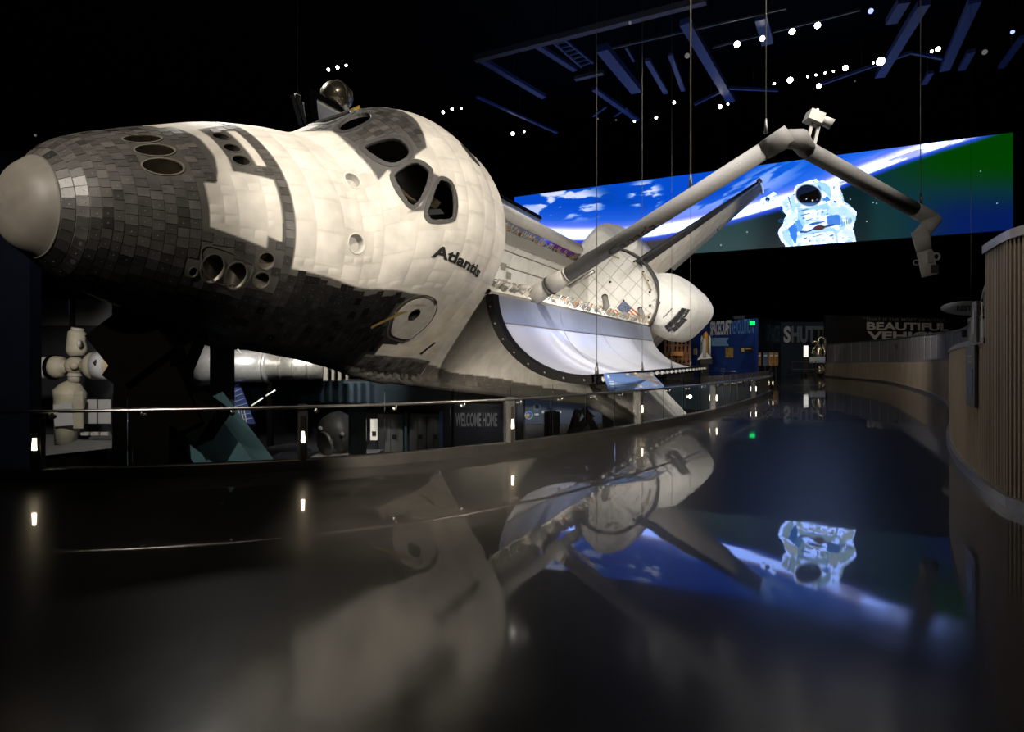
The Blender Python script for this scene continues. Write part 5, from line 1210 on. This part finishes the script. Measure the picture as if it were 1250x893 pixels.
# black cradle under the nose and its leg, whose teal light is put into the base colour
u_nose = toW(np.array([330, 10, 297.]))
st, o0 = thing_at('nose_support', (-5.4, 10.0, -8), 'massive black support frame under the orbiter nose with a teal lit leg', 'support')
def bm_(a, b, w, h, m, nm, par=None, up=(0, 1, 0)): mb = MB(); mb.beam(np.asarray(a)-o0, np.asarray(b)-o0, w, h, up); return mb.build(nm, m, par or st)
na, nb, nc = px2w(140, 398, 10.2), px2w(196, 440, 10.2), px2w(325, 610, 10.6)
bm_(px2w(238, 498, 10.25), nc+(nc-nb)*.9, .82, .7, M_teal, 'diagonal_leg')
bm_(px2w(150, 388, 9.75), px2w(196, 446, 9.8), .98, .7, M_strut, 'cradle_arm'); bm_(px2w(150, 440, 9.9), px2w(262, 520, 9.75), .6, .5, M_strut, 'shade_plate')
bm_(px2w(190, 430, 9.9), px2w(184, 700, 9.9), .92, .7, M_strut, 'column'); bm_(px2w(228, 404, 10.0), px2w(200, 470, 10.0), .55, .4, M_strut, 'cradle_arm'); bm_(px2w(206, 452, 9.6), px2w(238, 520, 9.6), .42, .3, M_strut, 'gusset_beam')
pl_ = mat('grey gusset plate', (.06, .055, .05), .5)
mb = MB(); mb.slab(np.array([px2w(150, 376, 9.7), px2w(182, 394, 9.7), px2w(196, 404, 9.7), px2w(178, 416, 9.7)])-o0, (0, .05, 0)); gp = mb.build('gusset_plate', pl_, st)
for q in ((168, 392), (172, 399), (177, 406)): mb = MB(); mb.lathe([(.001, 0), (.028, 0), (.028, .01), (.001, .01)], px2w(*q, 9.68)-o0, (0, -1, 0), 10); mb.build('bolt_hole', M_dark, gp)
mb = MB(); mb.slab(np.array([px2w(203, 396, 9.8), px2w(219, 402, 9.8), px2w(214, 418, 9.8), px2w(204, 412, 9.8)])-o0, (0, .05, 0)); mb.build('gusset_plate', pl_, st)
def column(px0, px1, d, ytop, label, m=None, yb=None):
    x0, x1 = (px0-625)/720*d, (px1-625)/720*d; zt = EYE+(440-ytop)/720*d; cx_ = (x0+x1)/2; o, l0 = thing_at('steel_column', (cx_, d, -8), label, 'column')
    mb = MB(); mb.box((0, 0, (zt+8)/2), (x1-x0, (x1-x0)*.8, zt+8), np.array([[.9, -.43, 0], [.43, .9, 0], [0, 0, 1]])); mb.build('shaft', m or M_bcol, o); mb = MB(); mb.box((0, 0, zt), ((x1-x0)*1.4, (x1-x0)*1.2, .12)); mb.build('cap_plate', m or M_bcol, o)
M_bcol = mat('blue grey steel column', (.030, .036, .055), .5)
column(258, 285, 13.2, 404, 'blue-grey steel column under the forward black hull'); column(427, 446, 24, 498, 'short teal column on the lower level by the capsule', M_teal); column(666, 681, 20.5, 502, 'black column under the wing in front of the mission wall', M_strut)
column(630, 638, 21, 488, 'thin dark column beside the second-level railing post')
o, l0 = thing_at('wing_brace', px2w(705, 545, 20.5)*[1, 1, 0]+[0, 0, -8], 'black angled brace props under the port wing', 'support')
for a, b in (((706, 500), (692, 545)), ((722, 505), (692, 540)), ((712, 498), (735, 540))): mb = MB(); mb.beam(px2w(*a, 20.6)-l0, px2w(*b, 20.4)-l0, .22, .2); mb.build('prop', M_strut, o)
mb = MB(); mb.beam(px2w(706, 530, 20.5)-l0, (0, 0, 0), .4, .4); mb.build('post', M_strut, o)

# space station model on a grey plinth, lower left
M_cream = mat('cream module paint', (.42, .385, .31), .6, noise=.15); M_lav = mat('lavender white cover', (.44, .44, .47), .6); M_module = mat('module white', (.46, .45, .43), .6)
D0 = 26.
o, l0 = thing_at('space_station_model', px2w(90, 545, D0), 'large cream space station model with crossed modules on a grey plinth', 'model')
def P_(x, y, dd=0): return px2w(x, y, D0+dd)-l0
s1 = D0/720
def lz(nm, m, pts, rad, par=o, n=20, dd=0): mb = MB(); mb.tube([P_(x, y, dd) for x, y in pts], [r*s1 for r in rad], n); return mb.build(nm, m, par)
up = lz('docking_module', M_cream, [(94, 434), (93.5, 428), (93.5, 424), (93, 415), (94, 406), (94.5, 403)], [8, 11, 11, 9.5, 9.5, 7]); lz('module_cap', M_module, [(94.5, 403), (95, 400)], [7, 6.5], up); lz('porthole', M_module, [(97, 419), (98, 419)], [4.5, 4.5], up, 14, -.55)
hub = lz('node_sphere', M_cream, [(90, 456), (90.3, 452), (91, 446), (91.7, 440), (92, 436)], [4, 9, 11, 9, 5]); mb = MB(); mb.tube([P_(90, 446, -.1), P_(90, 446, -.52)], [5*s1, 4*s1], 14); mb.build('node_hatch', M_cream, hub)
r_ = lz('cross_module', M_cream, [(100, 446), (106, 446), (109, 438), (113, 446), (122, 446)], [6, 6, 15, 16.5, 16.5]); r_.data; 
bpy.data.objects.remove(r_)
r_ = lz('cross_module', M_cream, [(98, 447), (105, 447), (109, 447), (114, 446.5), (138, 445.5)], [6.5, 7, 14, 17, 17]); lz('module_cover', M_lav, [(119, 446.3), (135, 445.6)], [17.6, 17.6], r_); lz('module_end', M_tan, [(135, 445), (144, 444)], [16, 15], r_); lz('marking', M_ink, [(116, 443), (118, 443)], [4, 4], r_, 4, -.6)
l_ = lz('cross_module', M_cream, [(83, 447), (78, 447), (76, 447), (70, 447.5), (66, 448)], [7, 8, 12, 13.5, 14]); lz('end_ring', M_strut, [(67, 448), (63, 448)], [15, 15], l_); lz('module_cover', M_lav, [(64, 448), (40, 449)], [13, 13.5], l_)
neck = lz('neck', M_cream, [(91, 455), (90.5, 460), (90, 466)], [6.5, 6.5, 6.5]); lz('neck_ring', M_lav, [(90.8, 457), (90.7, 459)], [7.5, 7.5], neck)
b_ = lz('core_module', M_cream, [(90, 466), (88, 472), (85.5, 478), (85.5, 486), (83, 512), (80, 541)], [7, 13, 17.5, 16.5, 14, 11]); 
mb = MB(); mb.box(P_(78, 506, -.6), (22*s1, .08, 26*s1), np.array([[1, 0, -.08], [0, 1, 0], [.08, 0, 1]])); mb.build('module_cover', M_lav, b_)
mb = MB(); mb.box(P_(96, 500, -.62), (11*s1, .08, 44*s1)); mb.build('module_cover', M_cream, b_)
for x0 in (111, 128): mb = MB(); mb.box(P_(x0, 502, .5), (15.5*s1, .05, 30*s1)); mb.build('solar_panel', M_lav, o)
for x0 in (104, 116, 128): mb = MB(); mb.box(P_(x0, 529, -.3), (9*s1, .1, 4*s1)); mb.build('truss_box', M_module, o)
mb = MB(); mb.slab([P_(40, 553, -1), P_(150, 541, -1), P_(140, 530, 1.6), P_(40, 530, 1.6)], (0, 0, -.15)); pt_ = mb.build('plinth', mat('grey plinth', (.16, .16, .165), .6), o)
mb = MB(); mb.beam(P_(85, 548, 0), np.array([P_(85, 548)[0], 0, -8-l0[2]]), 2.2, 1.5); mb.build('pedestal', M_strut, o)
o, l0 = thing_at('backdrop_wall', px2w(100, 480, 33)*[1, 1, 0]+[0, 0, -8], 'dark wall behind the space station model with two pale grey upper panels', 'wall')
mb = MB(); mb.box((.5, .3, 6.1), (11, .2, 12.2)); mb.build('wall_board', mat('charcoal backdrop', (.055, .055, .065), .6), o)
for x0, x1 in ((45, 82), (90.5, 134)):
    a_, b_ = px2w(x0, 365, 33)-l0, px2w(x1, 397, 33)-l0; mb = MB(); mb.box(((a_[0]+b_[0])/2, .14, (a_[2]+b_[2])/2), (b_[0]-a_[0], .1, a_[2]-b_[2])); mb.build('pale_panel', mat('pale grey panel', (.30, .30, .31), .6, noise=.1) if x0 == 45 else bpy.data.materials['pale grey panel'], o)
spot('station_lamp', (-14, 17, 4.5), (-19, 26, 0), 2600, (1, .93, .8), 48, .7); spot('station_lamp', (-20, 27, 4), (-19, 33, 2), 500, WHITE, 90, .9)

# the space telescope, bright behind the hull
D0 = 42.; s1 = D0/720
o, l0 = thing_at('space_telescope', px2w(330, 446, D0), 'long shiny silver space telescope lying level behind the orbiter', 'model')
t_ = lz('tube_body', M_silver, [(243, 446), (255, 446), (286, 446.5), (327, 447)], [26, 24, 20, 19], o); lz('equipment_ring', M_silver, [(326, 447), (330, 447)], [21, 21], t_); lz('forward_shell', mat('ribbed silver shell', (.62, .60, .55), .35, .7, noise=.3), [(330, 447), (396, 446.5)], [16.5, 15.5], o)
for x in (345, 362, 379): lz('shell_hoop', M_greymet, [(x, 447), (x+1.2, 447)], [17, 17], t_)
for x, w in ((398, 5), (407, 3), (415, 4), (424, 3)): mb = MB(); mb.box(P_(x, 451, -.3), (w*s1, .3, 26*s1)); mb.build('end_post', M_greymet, o)
mb = MB(); mb.box(P_(238, 424, 0), (16*s1, .9, 34*s1)); mb.build('aft_cabinet', M_module, o)
for a, b in (((290, 426), (300, 436)), ((296, 420), (322, 420)), ((246, 416), (252, 436)), ((300, 424), (316, 426))): mb = MB(); mb.beam(P_(*a, -.6), P_(*b, -.6), .08, .08); mb.build('handrail', M_module, o)
mb = MB(); mb.slab([P_(286, 468, 0), P_(292, 468, 0), P_(311, 517, 0), P_(286, 517, 0)], (0, .1, 0)); sp_ = mb.build('solar_panel', mat('blue solar cells', (.03, .05, .16), .35), o)
for k in range(8):
    mb = MB(); y = 471+k*6; mb.beam(P_(286, y+1, -.06), P_(286+6+k*2.3, y-3, -.06), .03, .03); mb.build('cell_strip', M_lav, sp_)
for k in range(4): mb = MB(); mb.beam(P_(287+k*3.4, 497, -.07), P_(291+k*3.4, 515, -.07), .10, .03); mb.build('white_bar', M_module, sp_)
mb = MB(); mb.beam(P_(330, 462, 0), np.array([P_(330, 462)[0], 0, -8-l0[2]]), .35, .35); mb.build('stand', M_strut, o)
spot('telescope_lamp', (-15, 33, 7.5), (-16.5, 42, 1.2), 8000, WHITE, 62, .6)
spot('telescope_lamp', (-9, 34, 6), (-12, 42, 1), 2500, WHITE, 50, .6)

# crew capsule and bright ledge
D0 = 27.; s1 = D0/720
o, l0 = thing_at('crew_capsule', px2w(406, 552, D0), 'dark grey crew capsule with round hatch on a bright-edged plinth', 'capsule')
c_ = lz('capsule_body', mat('capsule grey', (.10, .095, .085), .5, .2, noise=.3), [(404, 534), (407, 531), (415, 527), (424, 522), (430, 519)], [22, 25, 26, 24, 15], o, 24)
ax_ = P_(430, 519)-P_(404, 534); mb = MB(); mb.lathe([(13*s1, 0), (15*s1, .0), (15*s1, .12), (13*s1, .12)], P_(398, 541, -.75), (-.62, -.75, -.2), 24); hr = mb.build('hatch_ring', M_greymet, o); mb = MB(); mb.lathe([(.001, 0), (13*s1, 0)], P_(398, 541, -.77), (-.62, -.75, -.2), 24, caps=False); mb.build('hatch', mat('hatch dark', (.03, .025, .02), .5), hr)
for x, y in ((417.5, 529.5), (391, 522.5)): mb = MB(); mb.tube([P_(x, y, -.85), P_(x, y, -.95)], 2.6*s1, 12); mb.build('round_fitting', M_module, c_)
mb = MB(); mb.box(P_(425, 556, -.2), (72*s1, 2.4, 6*s1)); mb.build('plinth_edge', mat('white plinth edge', (.6, .58, .55), .5), o); mb = MB(); mb.box(P_(405, 562, -.2), (150*s1, 2.6, 10*s1)); mb.build('plinth', mat('navy plinth', (.012, .02, .06), .5), o)
mb = MB(); mb.beam(P_(405, 563, 0), np.array([0, 0, -8-l0[2]]), 3.5, 2.2); mb.build('pedestal', M_strut, o)
spot('capsule_lamp', (-6.0, 24, 1.5), (-7.6, 27.2, -2.6), 260, WHITE, 60, .7)
D0 = 31.; s1 = D0/720
o, l0 = thing_at('domed_exhibit', px2w(345, 552, D0), 'low grey domed exhibit on a pale ledge left of the capsule', 'exhibit')
mb = MB(); mb.lathe([(32*s1, 0), (30*s1, 6*s1), (20*s1, 11*s1), (8*s1, 13*s1), (.01, 13.5*s1)], P_(348, 556), (0, 0, 1), 24); mb.build('dome', mat('dome grey', (.09, .09, .095), .5), o); mb = MB(); mb.box(P_(345, 558.5, -.4), (118*s1, 3., 5*s1)); mb.build('ledge', mat('pale ledge', (.16, .165, .18), .5), o)
mb = MB(); mb.beam(P_(345, 560, 0), np.array([P_(345, 560)[0], 0, -8-l0[2]]), 3.5, 2); mb.build('pedestal', M_strut, o)
# slanted light tubes in the dark beyond the dome
for a, b, nm in (((307, 495), (321, 485.5), 'lower'), ((324.5, 483), (336, 476), 'upper')):
    p, q = px2w(*a, 39), px2w(*b, 39); mb = MB(); mb.tube([p, q], .045, 8); o = mb.build('light_tube', mat('tube light', (.9, .9, .85), .5, emit=(1, .98, .92), strength=.5) if nm == 'lower' else bpy.data.materials['tube light']); tag(o, nm+' slanted white light tube below the silver telescope', 'light')
    mb = MB(); mb.tube([(p+q)/2, (*((p+q)/2)[:2], -1.2)], .02, 6); 

# lower wall: doors under downlights, welcome lettering, mission wall
D0 = 47.8; s1 = D0/720
wl, l0 = thing_at('lower_wall_panel', px2w(520, 552, 47.9), 'dark lower-level wall lettered welcome home', 'wall')
mb = MB(); a_, b_ = px2w(553, 497, 47.9)-l0, px2w(612, 545, 47.9)-l0; mb.box(((a_[0]+b_[0])/2, 0, (a_[2]+b_[2])/2), (b_[0]-a_[0], .15, a_[2]-b_[2])); mb.build('wall_board', mat('navy board', (.012, .014, .028), .6), wl)
t0 = wall_text('lettering', 'WELCOME HOME', px2w(556, 510, 47.8)[:2], px2w(607, 510, 47.8)[:2], 16*s1, mat('lettering slate', (.30, .30, .33), .6), None, px2w(556, 519.5, 47.8)[2], (0, -1), .03, .05)
t0.parent = wl; t0.location = -l0; spot('welcome_fill_light', px2w(582, 500, 43.5), px2w(582, 515, 47.8), 150, WHITE, 80, .9)  # spot added to make the lettering readable
M_cdoor = mat('charcoal door', (.10, .10, .10), .6)
for i, (x0, x1) in enumerate(((462, 492), (500, 520), (521, 537))):
    o, l0 = thing_at('lower_door', px2w((x0+x1)/2, 553, 47.6), ['widest of the downlit charcoal doors on the lower level', 'middle downlit charcoal door with dark plaque on the lower level', 'downlit charcoal door beside the blue strip on the lower level'][i], 'door')
    w_ = (x1-x0)*s1; h_ = 48*s1; mb = MB(); mb.box((0, 0, h_/2), (w_, .12, h_)); d_ = mb.build('door_panel', M_cdoor, o)
    mb = MB(); mb.box((0, -.08, h_*.45), (.04, .04, h_*.85)); mb.build('door_seam', M_dark, d_); mb = MB(); mb.box((w_*.15, -.1, h_*.42), (.35, .06, .35)); mb.build('plaque', M_dark, d_)
    spot('door_downlight', px2w((x0+x1)/2, 503, 46.9), px2w((x0+x1)/2, 548, 47.6), 26, WHITE, 62, .9)
for x, m_, nm in ((495.5, M_teal, 'thin teal post between the downlit doors'), (538.5, mat('blue strip', (.10, .18, .40), .5), 'narrow blue strip at the right of the downlit doors')):
    mb = MB(); mb.box(px2w(x, 527, 47.25), (4.0*s1 if x > 500 else 3*s1, .2, 50*s1)); o = mb.build('door_post', m_); tag(o, nm, 'post')
mb = MB(); mb.box(px2w(456.5, 524, 46.5), (8.5*46.5/720, .1, 26*46.5/720)); o = mb.build('lit_niche', mat('lit niche', (.8, .75, .65), .5, emit=(1, .93, .8), strength=.3)); tag(o, 'small lit white niche beside the widest downlit door', 'niche'); mb = MB(); mb.box(px2w(456.5, 529, 46.4), (.3, .1, .35)); mb.build('niche_object', M_dark, o)
mw, l0 = thing_at('mission_wall', px2w(670, 545, 34), 'blue-lit lower wall with round mission emblems behind the wing', 'wall')
s1 = 34/720
def Q_(x, y, dd=0): return px2w(x, y, 34+dd)-l0
mb = MB(); a_, b_ = Q_(641, 486), Q_(735, 545); mb.box(((a_[0]+b_[0])/2, .1, (a_[2]+b_[2])/2), (b_[0]-a_[0], .15, a_[2]-b_[2])); mb.build('wall_board', mat('slate blue board', (.05, .08, .14), .6), mw)
mb = MB(); a_, b_ = Q_(641, 517), Q_(735, 545); mb.box(((a_[0]+b_[0])/2, -.2, (a_[2]+b_[2])/2), (b_[0]-a_[0], .3, a_[2]-b_[2])); mb.build('counter', mat('dark counter', (.05, .05, .055), .5), mw)
def disc(x, y, r, m, nm, par, dd): mb = MB(); mb.lathe([(.001, .0), (r*s1, 0), (r*s1, .03), (.001, .03)], Q_(x, y, dd), (0, -1, 0), 24); return mb.build(nm, m, par)
e_ = disc(645.5, 506.5, 5, mat('emblem white', (.8, .8, .78), .5), 'emblem', mw, -.02); disc(645.5, 506, 4.2, mat('emblem blue', (.08, .22, .6), .5), 'emblem_field', e_, -.05); disc(644.3, 507, 2.3, mat('emblem yellow', (.7, .5, .1), .5), 'emblem_sun', e_, -.08)
e_ = disc(655.5, 497.5, 5, mat('emblem slate', (.16, .24, .32), .5), 'emblem', mw, -.02); disc(655.5, 496, 2.6, M_dark, 'emblem_field', e_, -.05)
for x, y, w_ in ((666, 502.5, 9), (682, 502.5, 6), (655, 505.5, 5)): mb = MB(); mb.box(Q_(x, y, -.03), (w_*s1, .03, 3*s1 if w_ > 5 else 2*s1)); mb.build('caption_strip', M_wht, mw)
spot('mission_lamp', (1.0, 30, 1.5), (1.9, 34, -2.4), 150, (.75, .85, 1), 85, .8)
for x, y in ((807, 484), (842, 484)): mb = MB(); p = px2w(x, y, 33); mb.lathe([(.001, 0), (.10, 0), (.09, .06), (.001, .08)], p, (0, -1, .2), 12); o = mb.build('floor_spotlight', M_lens['w']); tag(o, 'small bright %s light under the far deck beyond the wing' % ('left' if x < 820 else 'right'), 'light')

# ---------------------------------------------------------------- far exhibits
D0 = 46.; s1 = D0/720
o, l0 = thing_at('shuttle_stack_model', (px2w(859, 452, D0)[0], D0, 0), 'white shuttle stack model with orange tank before the blue wall', 'model')
lz('fuel_tank', mat('tank orange', (.42, .20, .03), .6), [(861, 436), (861, 412), (861.5, 407), (862, 404.5)], [3.6, 3.6, 2.6, .5], o, 16, .2)
for x in (856.5, 866.5): lz('booster', M_module, [(x, 437), (x, 412.5), (x+.1, 409)], [1.2, 1.2, .2], o, 10, .1)
ob_ = lz('orbiter_body', M_module, [(859.5, 436), (859.5, 418), (860, 413.5), (860.2, 411.5)], [2.8, 2.8, 1.8, .3], o, 12, -.15); mb = MB(); mb.slab([P_(859.5, 420, -.2), P_(862, 430, -.2), P_(869, 437, -.2), P_(851, 439, -.2), P_(857, 430, -.2)], (0, -.05, 0)); mb.build('orbiter_wing', M_module, ob_)
mb = MB(); mb.box(P_(860, 441, 0), (14*s1, .8, 6*s1)); mb.build('model_base', M_dark, o); mb = MB(); h_ = P_(860, 444)[2]; mb.box((0, 0, h_/2), (.6, .5, h_)); mb.build('pedestal', M_dark, o)
o, l0 = thing_at('launch_gantry_model', (px2w(828, 452, D0+2)[0], D0+2, 0), 'rust brown launch gantry model with orange sign behind bay door', 'model')
D0 += 2
rg = np.random.default_rng(3); M_rust = mat('rust gantry', (.16, .07, .025), .7)
for x in np.linspace(812, 842, 7): mb = MB(); mb.beam(P_(x, 412+rg.uniform(0, 6)), P_(x, 448), .16, .16); mb.build('gantry_post', M_rust, o)
for y in (415, 421, 432, 438, 444): mb = MB(); mb.beam(P_(811, y), P_(843, y+rg.uniform(-1, 1)), .14, .14); mb.build('gantry_rail', M_rust, o)
for k in range(6): mb = MB(); x = 813+k*5; mb.beam(P_(x, 444), P_(x+4, 416), .1, .1); mb.build('gantry_brace', M_rust, o)
mb = MB(); mb.box(P_(826, 431.5, -.4), (16*s1, .15, 5*s1)); sg = mb.build('orange_sign', mat('orange sign', (.45, .19, .05), .6), o)
mb = MB(); h_ = P_(828, 446)[2]; mb.box((0, 0, h_/2), (2.2, 1, h_)); mb.build('gantry_base', M_dark, o)
spot('model_lamp', (16, 38, 8), (16, 46, 2), 420, WARM, 40, .7)
# kiosks along the far deck
for k, (x, c_) in enumerate(((926, (.30, .14, .05)), (934, (.09, .11, .16)), (941, (.36, .19, .06)), (947, (.33, .17, .05)))):
    o, l0 = thing_at('graphic_kiosk', (px2w(x, 450, 52)[0], 52, 0), ['leftmost orange-brown graphic kiosk of the far row before the space facet', 'slate blue graphic kiosk in the far row before the space facet', 'amber graphic kiosk in the middle of the far row', 'rightmost amber graphic kiosk of the far row before the space facet'][k], 'kiosk', 'graphic kiosks on the far deck'); h_ = EYE+(440-429)/720*52
    mb = MB(); mb.box((0, 0, h_*.72), (.40, .12, h_*.5)); f_ = mb.build('kiosk_face', mat('kiosk print %d' % k, c_, .6, noise=.6, nscale=4), o); mb = MB(); mb.box((0, .02, h_*.25), (.12, .1, h_*.5)); mb.build('stand', M_dark, o); mb = MB(); mb.box((.02, -.07, h_*.85), (.24, .02, .12)); mb.build('print_title', M_print, f_)
# rocket engine with its sign board behind a barrier
D0 = 58.; s1 = D0/720
o, l0 = thing_at('rocket_engine', (px2w(999, 458, D0)[0], D0, 0), 'shiny bronze rocket engine with looping pipes at the end of walkway', 'engine')
M_eng = mat('engine bronze', (.62, .54, .40), .25, .9, noise=.4, nscale=5)
lz('bell_nozzle', M_eng, [(1001, 456), (1000.5, 451), (1000, 447), (1000, 444)], [5, 4, 2.6, 2.2], o, 18); pw = lz('powerhead', M_eng, [(999, 446), (999, 436), (999, 426), (999, 420)], [3, 4.5, 4.2, 2.5], o, 14)
for pts, r in (([(999, 422), (999, 413), (1002, 411), (1007, 413), (1008, 430)], 1.1), ([(992, 418), (994, 416.5), (997, 417), (998, 424)], 1.5), ([(990, 431), (994, 430), (996, 434), (1004, 433)], 1.2), ([(1004, 440), (1007, 430), (1004, 420)], 1.0), ([(993, 437), (992, 426), (997, 421)], .8), ([(1002, 444), (1006, 450), (1004, 454)], 1.3)): lz('pipe', M_eng, pts, [r]*len(pts), pw, 8, -.3)
mb = MB(); mb.box(P_(997.5, 439, -.9), (18.5*s1, .12, 7*s1)); sb_ = mb.build('engine_sign', mat('pale sign blue', (.32, .36, .44), .5), o); mb = MB(); mb.box(P_(992.5, 440, -.99), (5*s1, .04, 2*s1)); mb.build('sign_print', mat('sign gold', (.5, .4, .12), .5), sb_)
mb = MB(); mb.box((0, .6, .15), (2.2, 1.2, .3)); mb.build('engine_plinth', M_dark, o); mb = MB(); mb.beam(P_(990, 443, -.9), (P_(990, 443)[0], -.9, 0), .08, .08); mb.beam(P_(1005, 443, -.9), (P_(1005, 443)[0], -.9, 0), .08, .08); mb.build('sign_leg', M_dsteel, o)
spot('engine_lamp', (26, 49, 9), (30, 58, 2), 900, WHITE, 34, .6); spot('engine_lamp', (33, 52, 6), (30, 58, 1.5), 300, WARM, 40, .6)
o, l0 = thing_at('barrier_rail', (px2w(966, 459, 56)[0], 56, 0), 'low steel barrier rail in front of the rocket engine', 'railing')
s1 = 56/720; D0 = 56.
for x in (966.5, 981, 996): mb = MB(); p = P_(x, 440); mb.beam((p[0], 0, 0), (p[0], 0, 1.5), .07, .07); mb.build('post', M_dsteel, o)
for z in (.75, 1.48): mb = MB(); mb.beam((P_(966, 440)[0], 0, z), (P_(1010, 440)[0], 0, z), .06, .06); mb.build('rail', M_steel, o)

# ---------------------------------------------------------------- the foil covered antenna and panel hanging beyond the hull
D0 = 18.5; s1 = D0/720
o, l0 = thing_at('satellite_model', px2w(404, 135, D0), 'bronze domed satellite with white slatted panel hanging above the nose', 'satellite')
C0 = P_(411, 119); ax_ = np.array([.62, -.25, -.75]); ax_ /= np.linalg.norm(ax_); R0 = 19.5*s1
prof = [(R0*math.sin(t), -R0*math.cos(t)) for t in np.linspace(.02, math.pi*.66, 16)]+[(R0*.30, R0*.95)]
mb = MB(); mb.lathe(prof, C0, ax_, 28); dm = mb.build('dome', M_gold, o)
xx = np.cross(ax_, (0, 0, 1)); xx /= np.linalg.norm(xx); yy = np.cross(ax_, xx)
for k in range(8):
    a_ = k*math.pi/4+.3; path = [C0+ax_*t_*1.01+(xx*math.cos(a_)+yy*math.sin(a_))*r_*1.01 for r_, t_ in prof]; mb = MB(); mb.tube(path, .012, 5); mb.build('dome_seam', M_lip, dm)
mb = MB(); mb.tube([C0+ax_*R0*.9, C0+ax_*R0*1.25], [R0*.2, R0*.12], 10); mb.build('dome_mount', M_module, dm)
mb = MB(); mb.tube([P_(428, 136, -.4), P_(440, 131.5, -.4)], [.07, .08], 12); mb.build('yellow_cap', M_yellow, o)
mb = MB(); mb.slab([P_(369, 124), P_(385, 132), P_(387, 131), P_(406, 143), P_(400, 160), P_(376, 160)], (0, .08, 0)); pn = mb.build('slatted_panel', M_lav, o)
for k in range(9): mb = MB(); mb.beam(P_(370.5+k*.9, 128+k*3.4, -.03), P_(386+k*3, 134+k*3.1, -.03), .035, .03); mb.build('slat', M_module, pn)
mb = MB(); mb.beam(P_(357, 116), P_(368, 155), .16, .1); mb.beam(P_(363, 118), P_(375, 155), .1, .1); mb.build('mast', M_dark, o)
mb = MB(); q = [P_(360.5, 114), P_(367, 116.5), P_(366.5, 121.5), P_(360, 119)]; mb.tube(q+[q[0]], .02, 6); mb.build('mast_bracket', M_greymet, o); mb = MB(); mb.tube([P_(363, 114), np.array([P_(363, 114)[0], 0, 21.4-l0[2]])], .008, 5); mb.build('hanging_wire', M_dsteel, o); mb = MB(); mb.beam(P_(372, 150), P_(425, 140), .12, .1); mb.build('crossbar', M_dark, o)
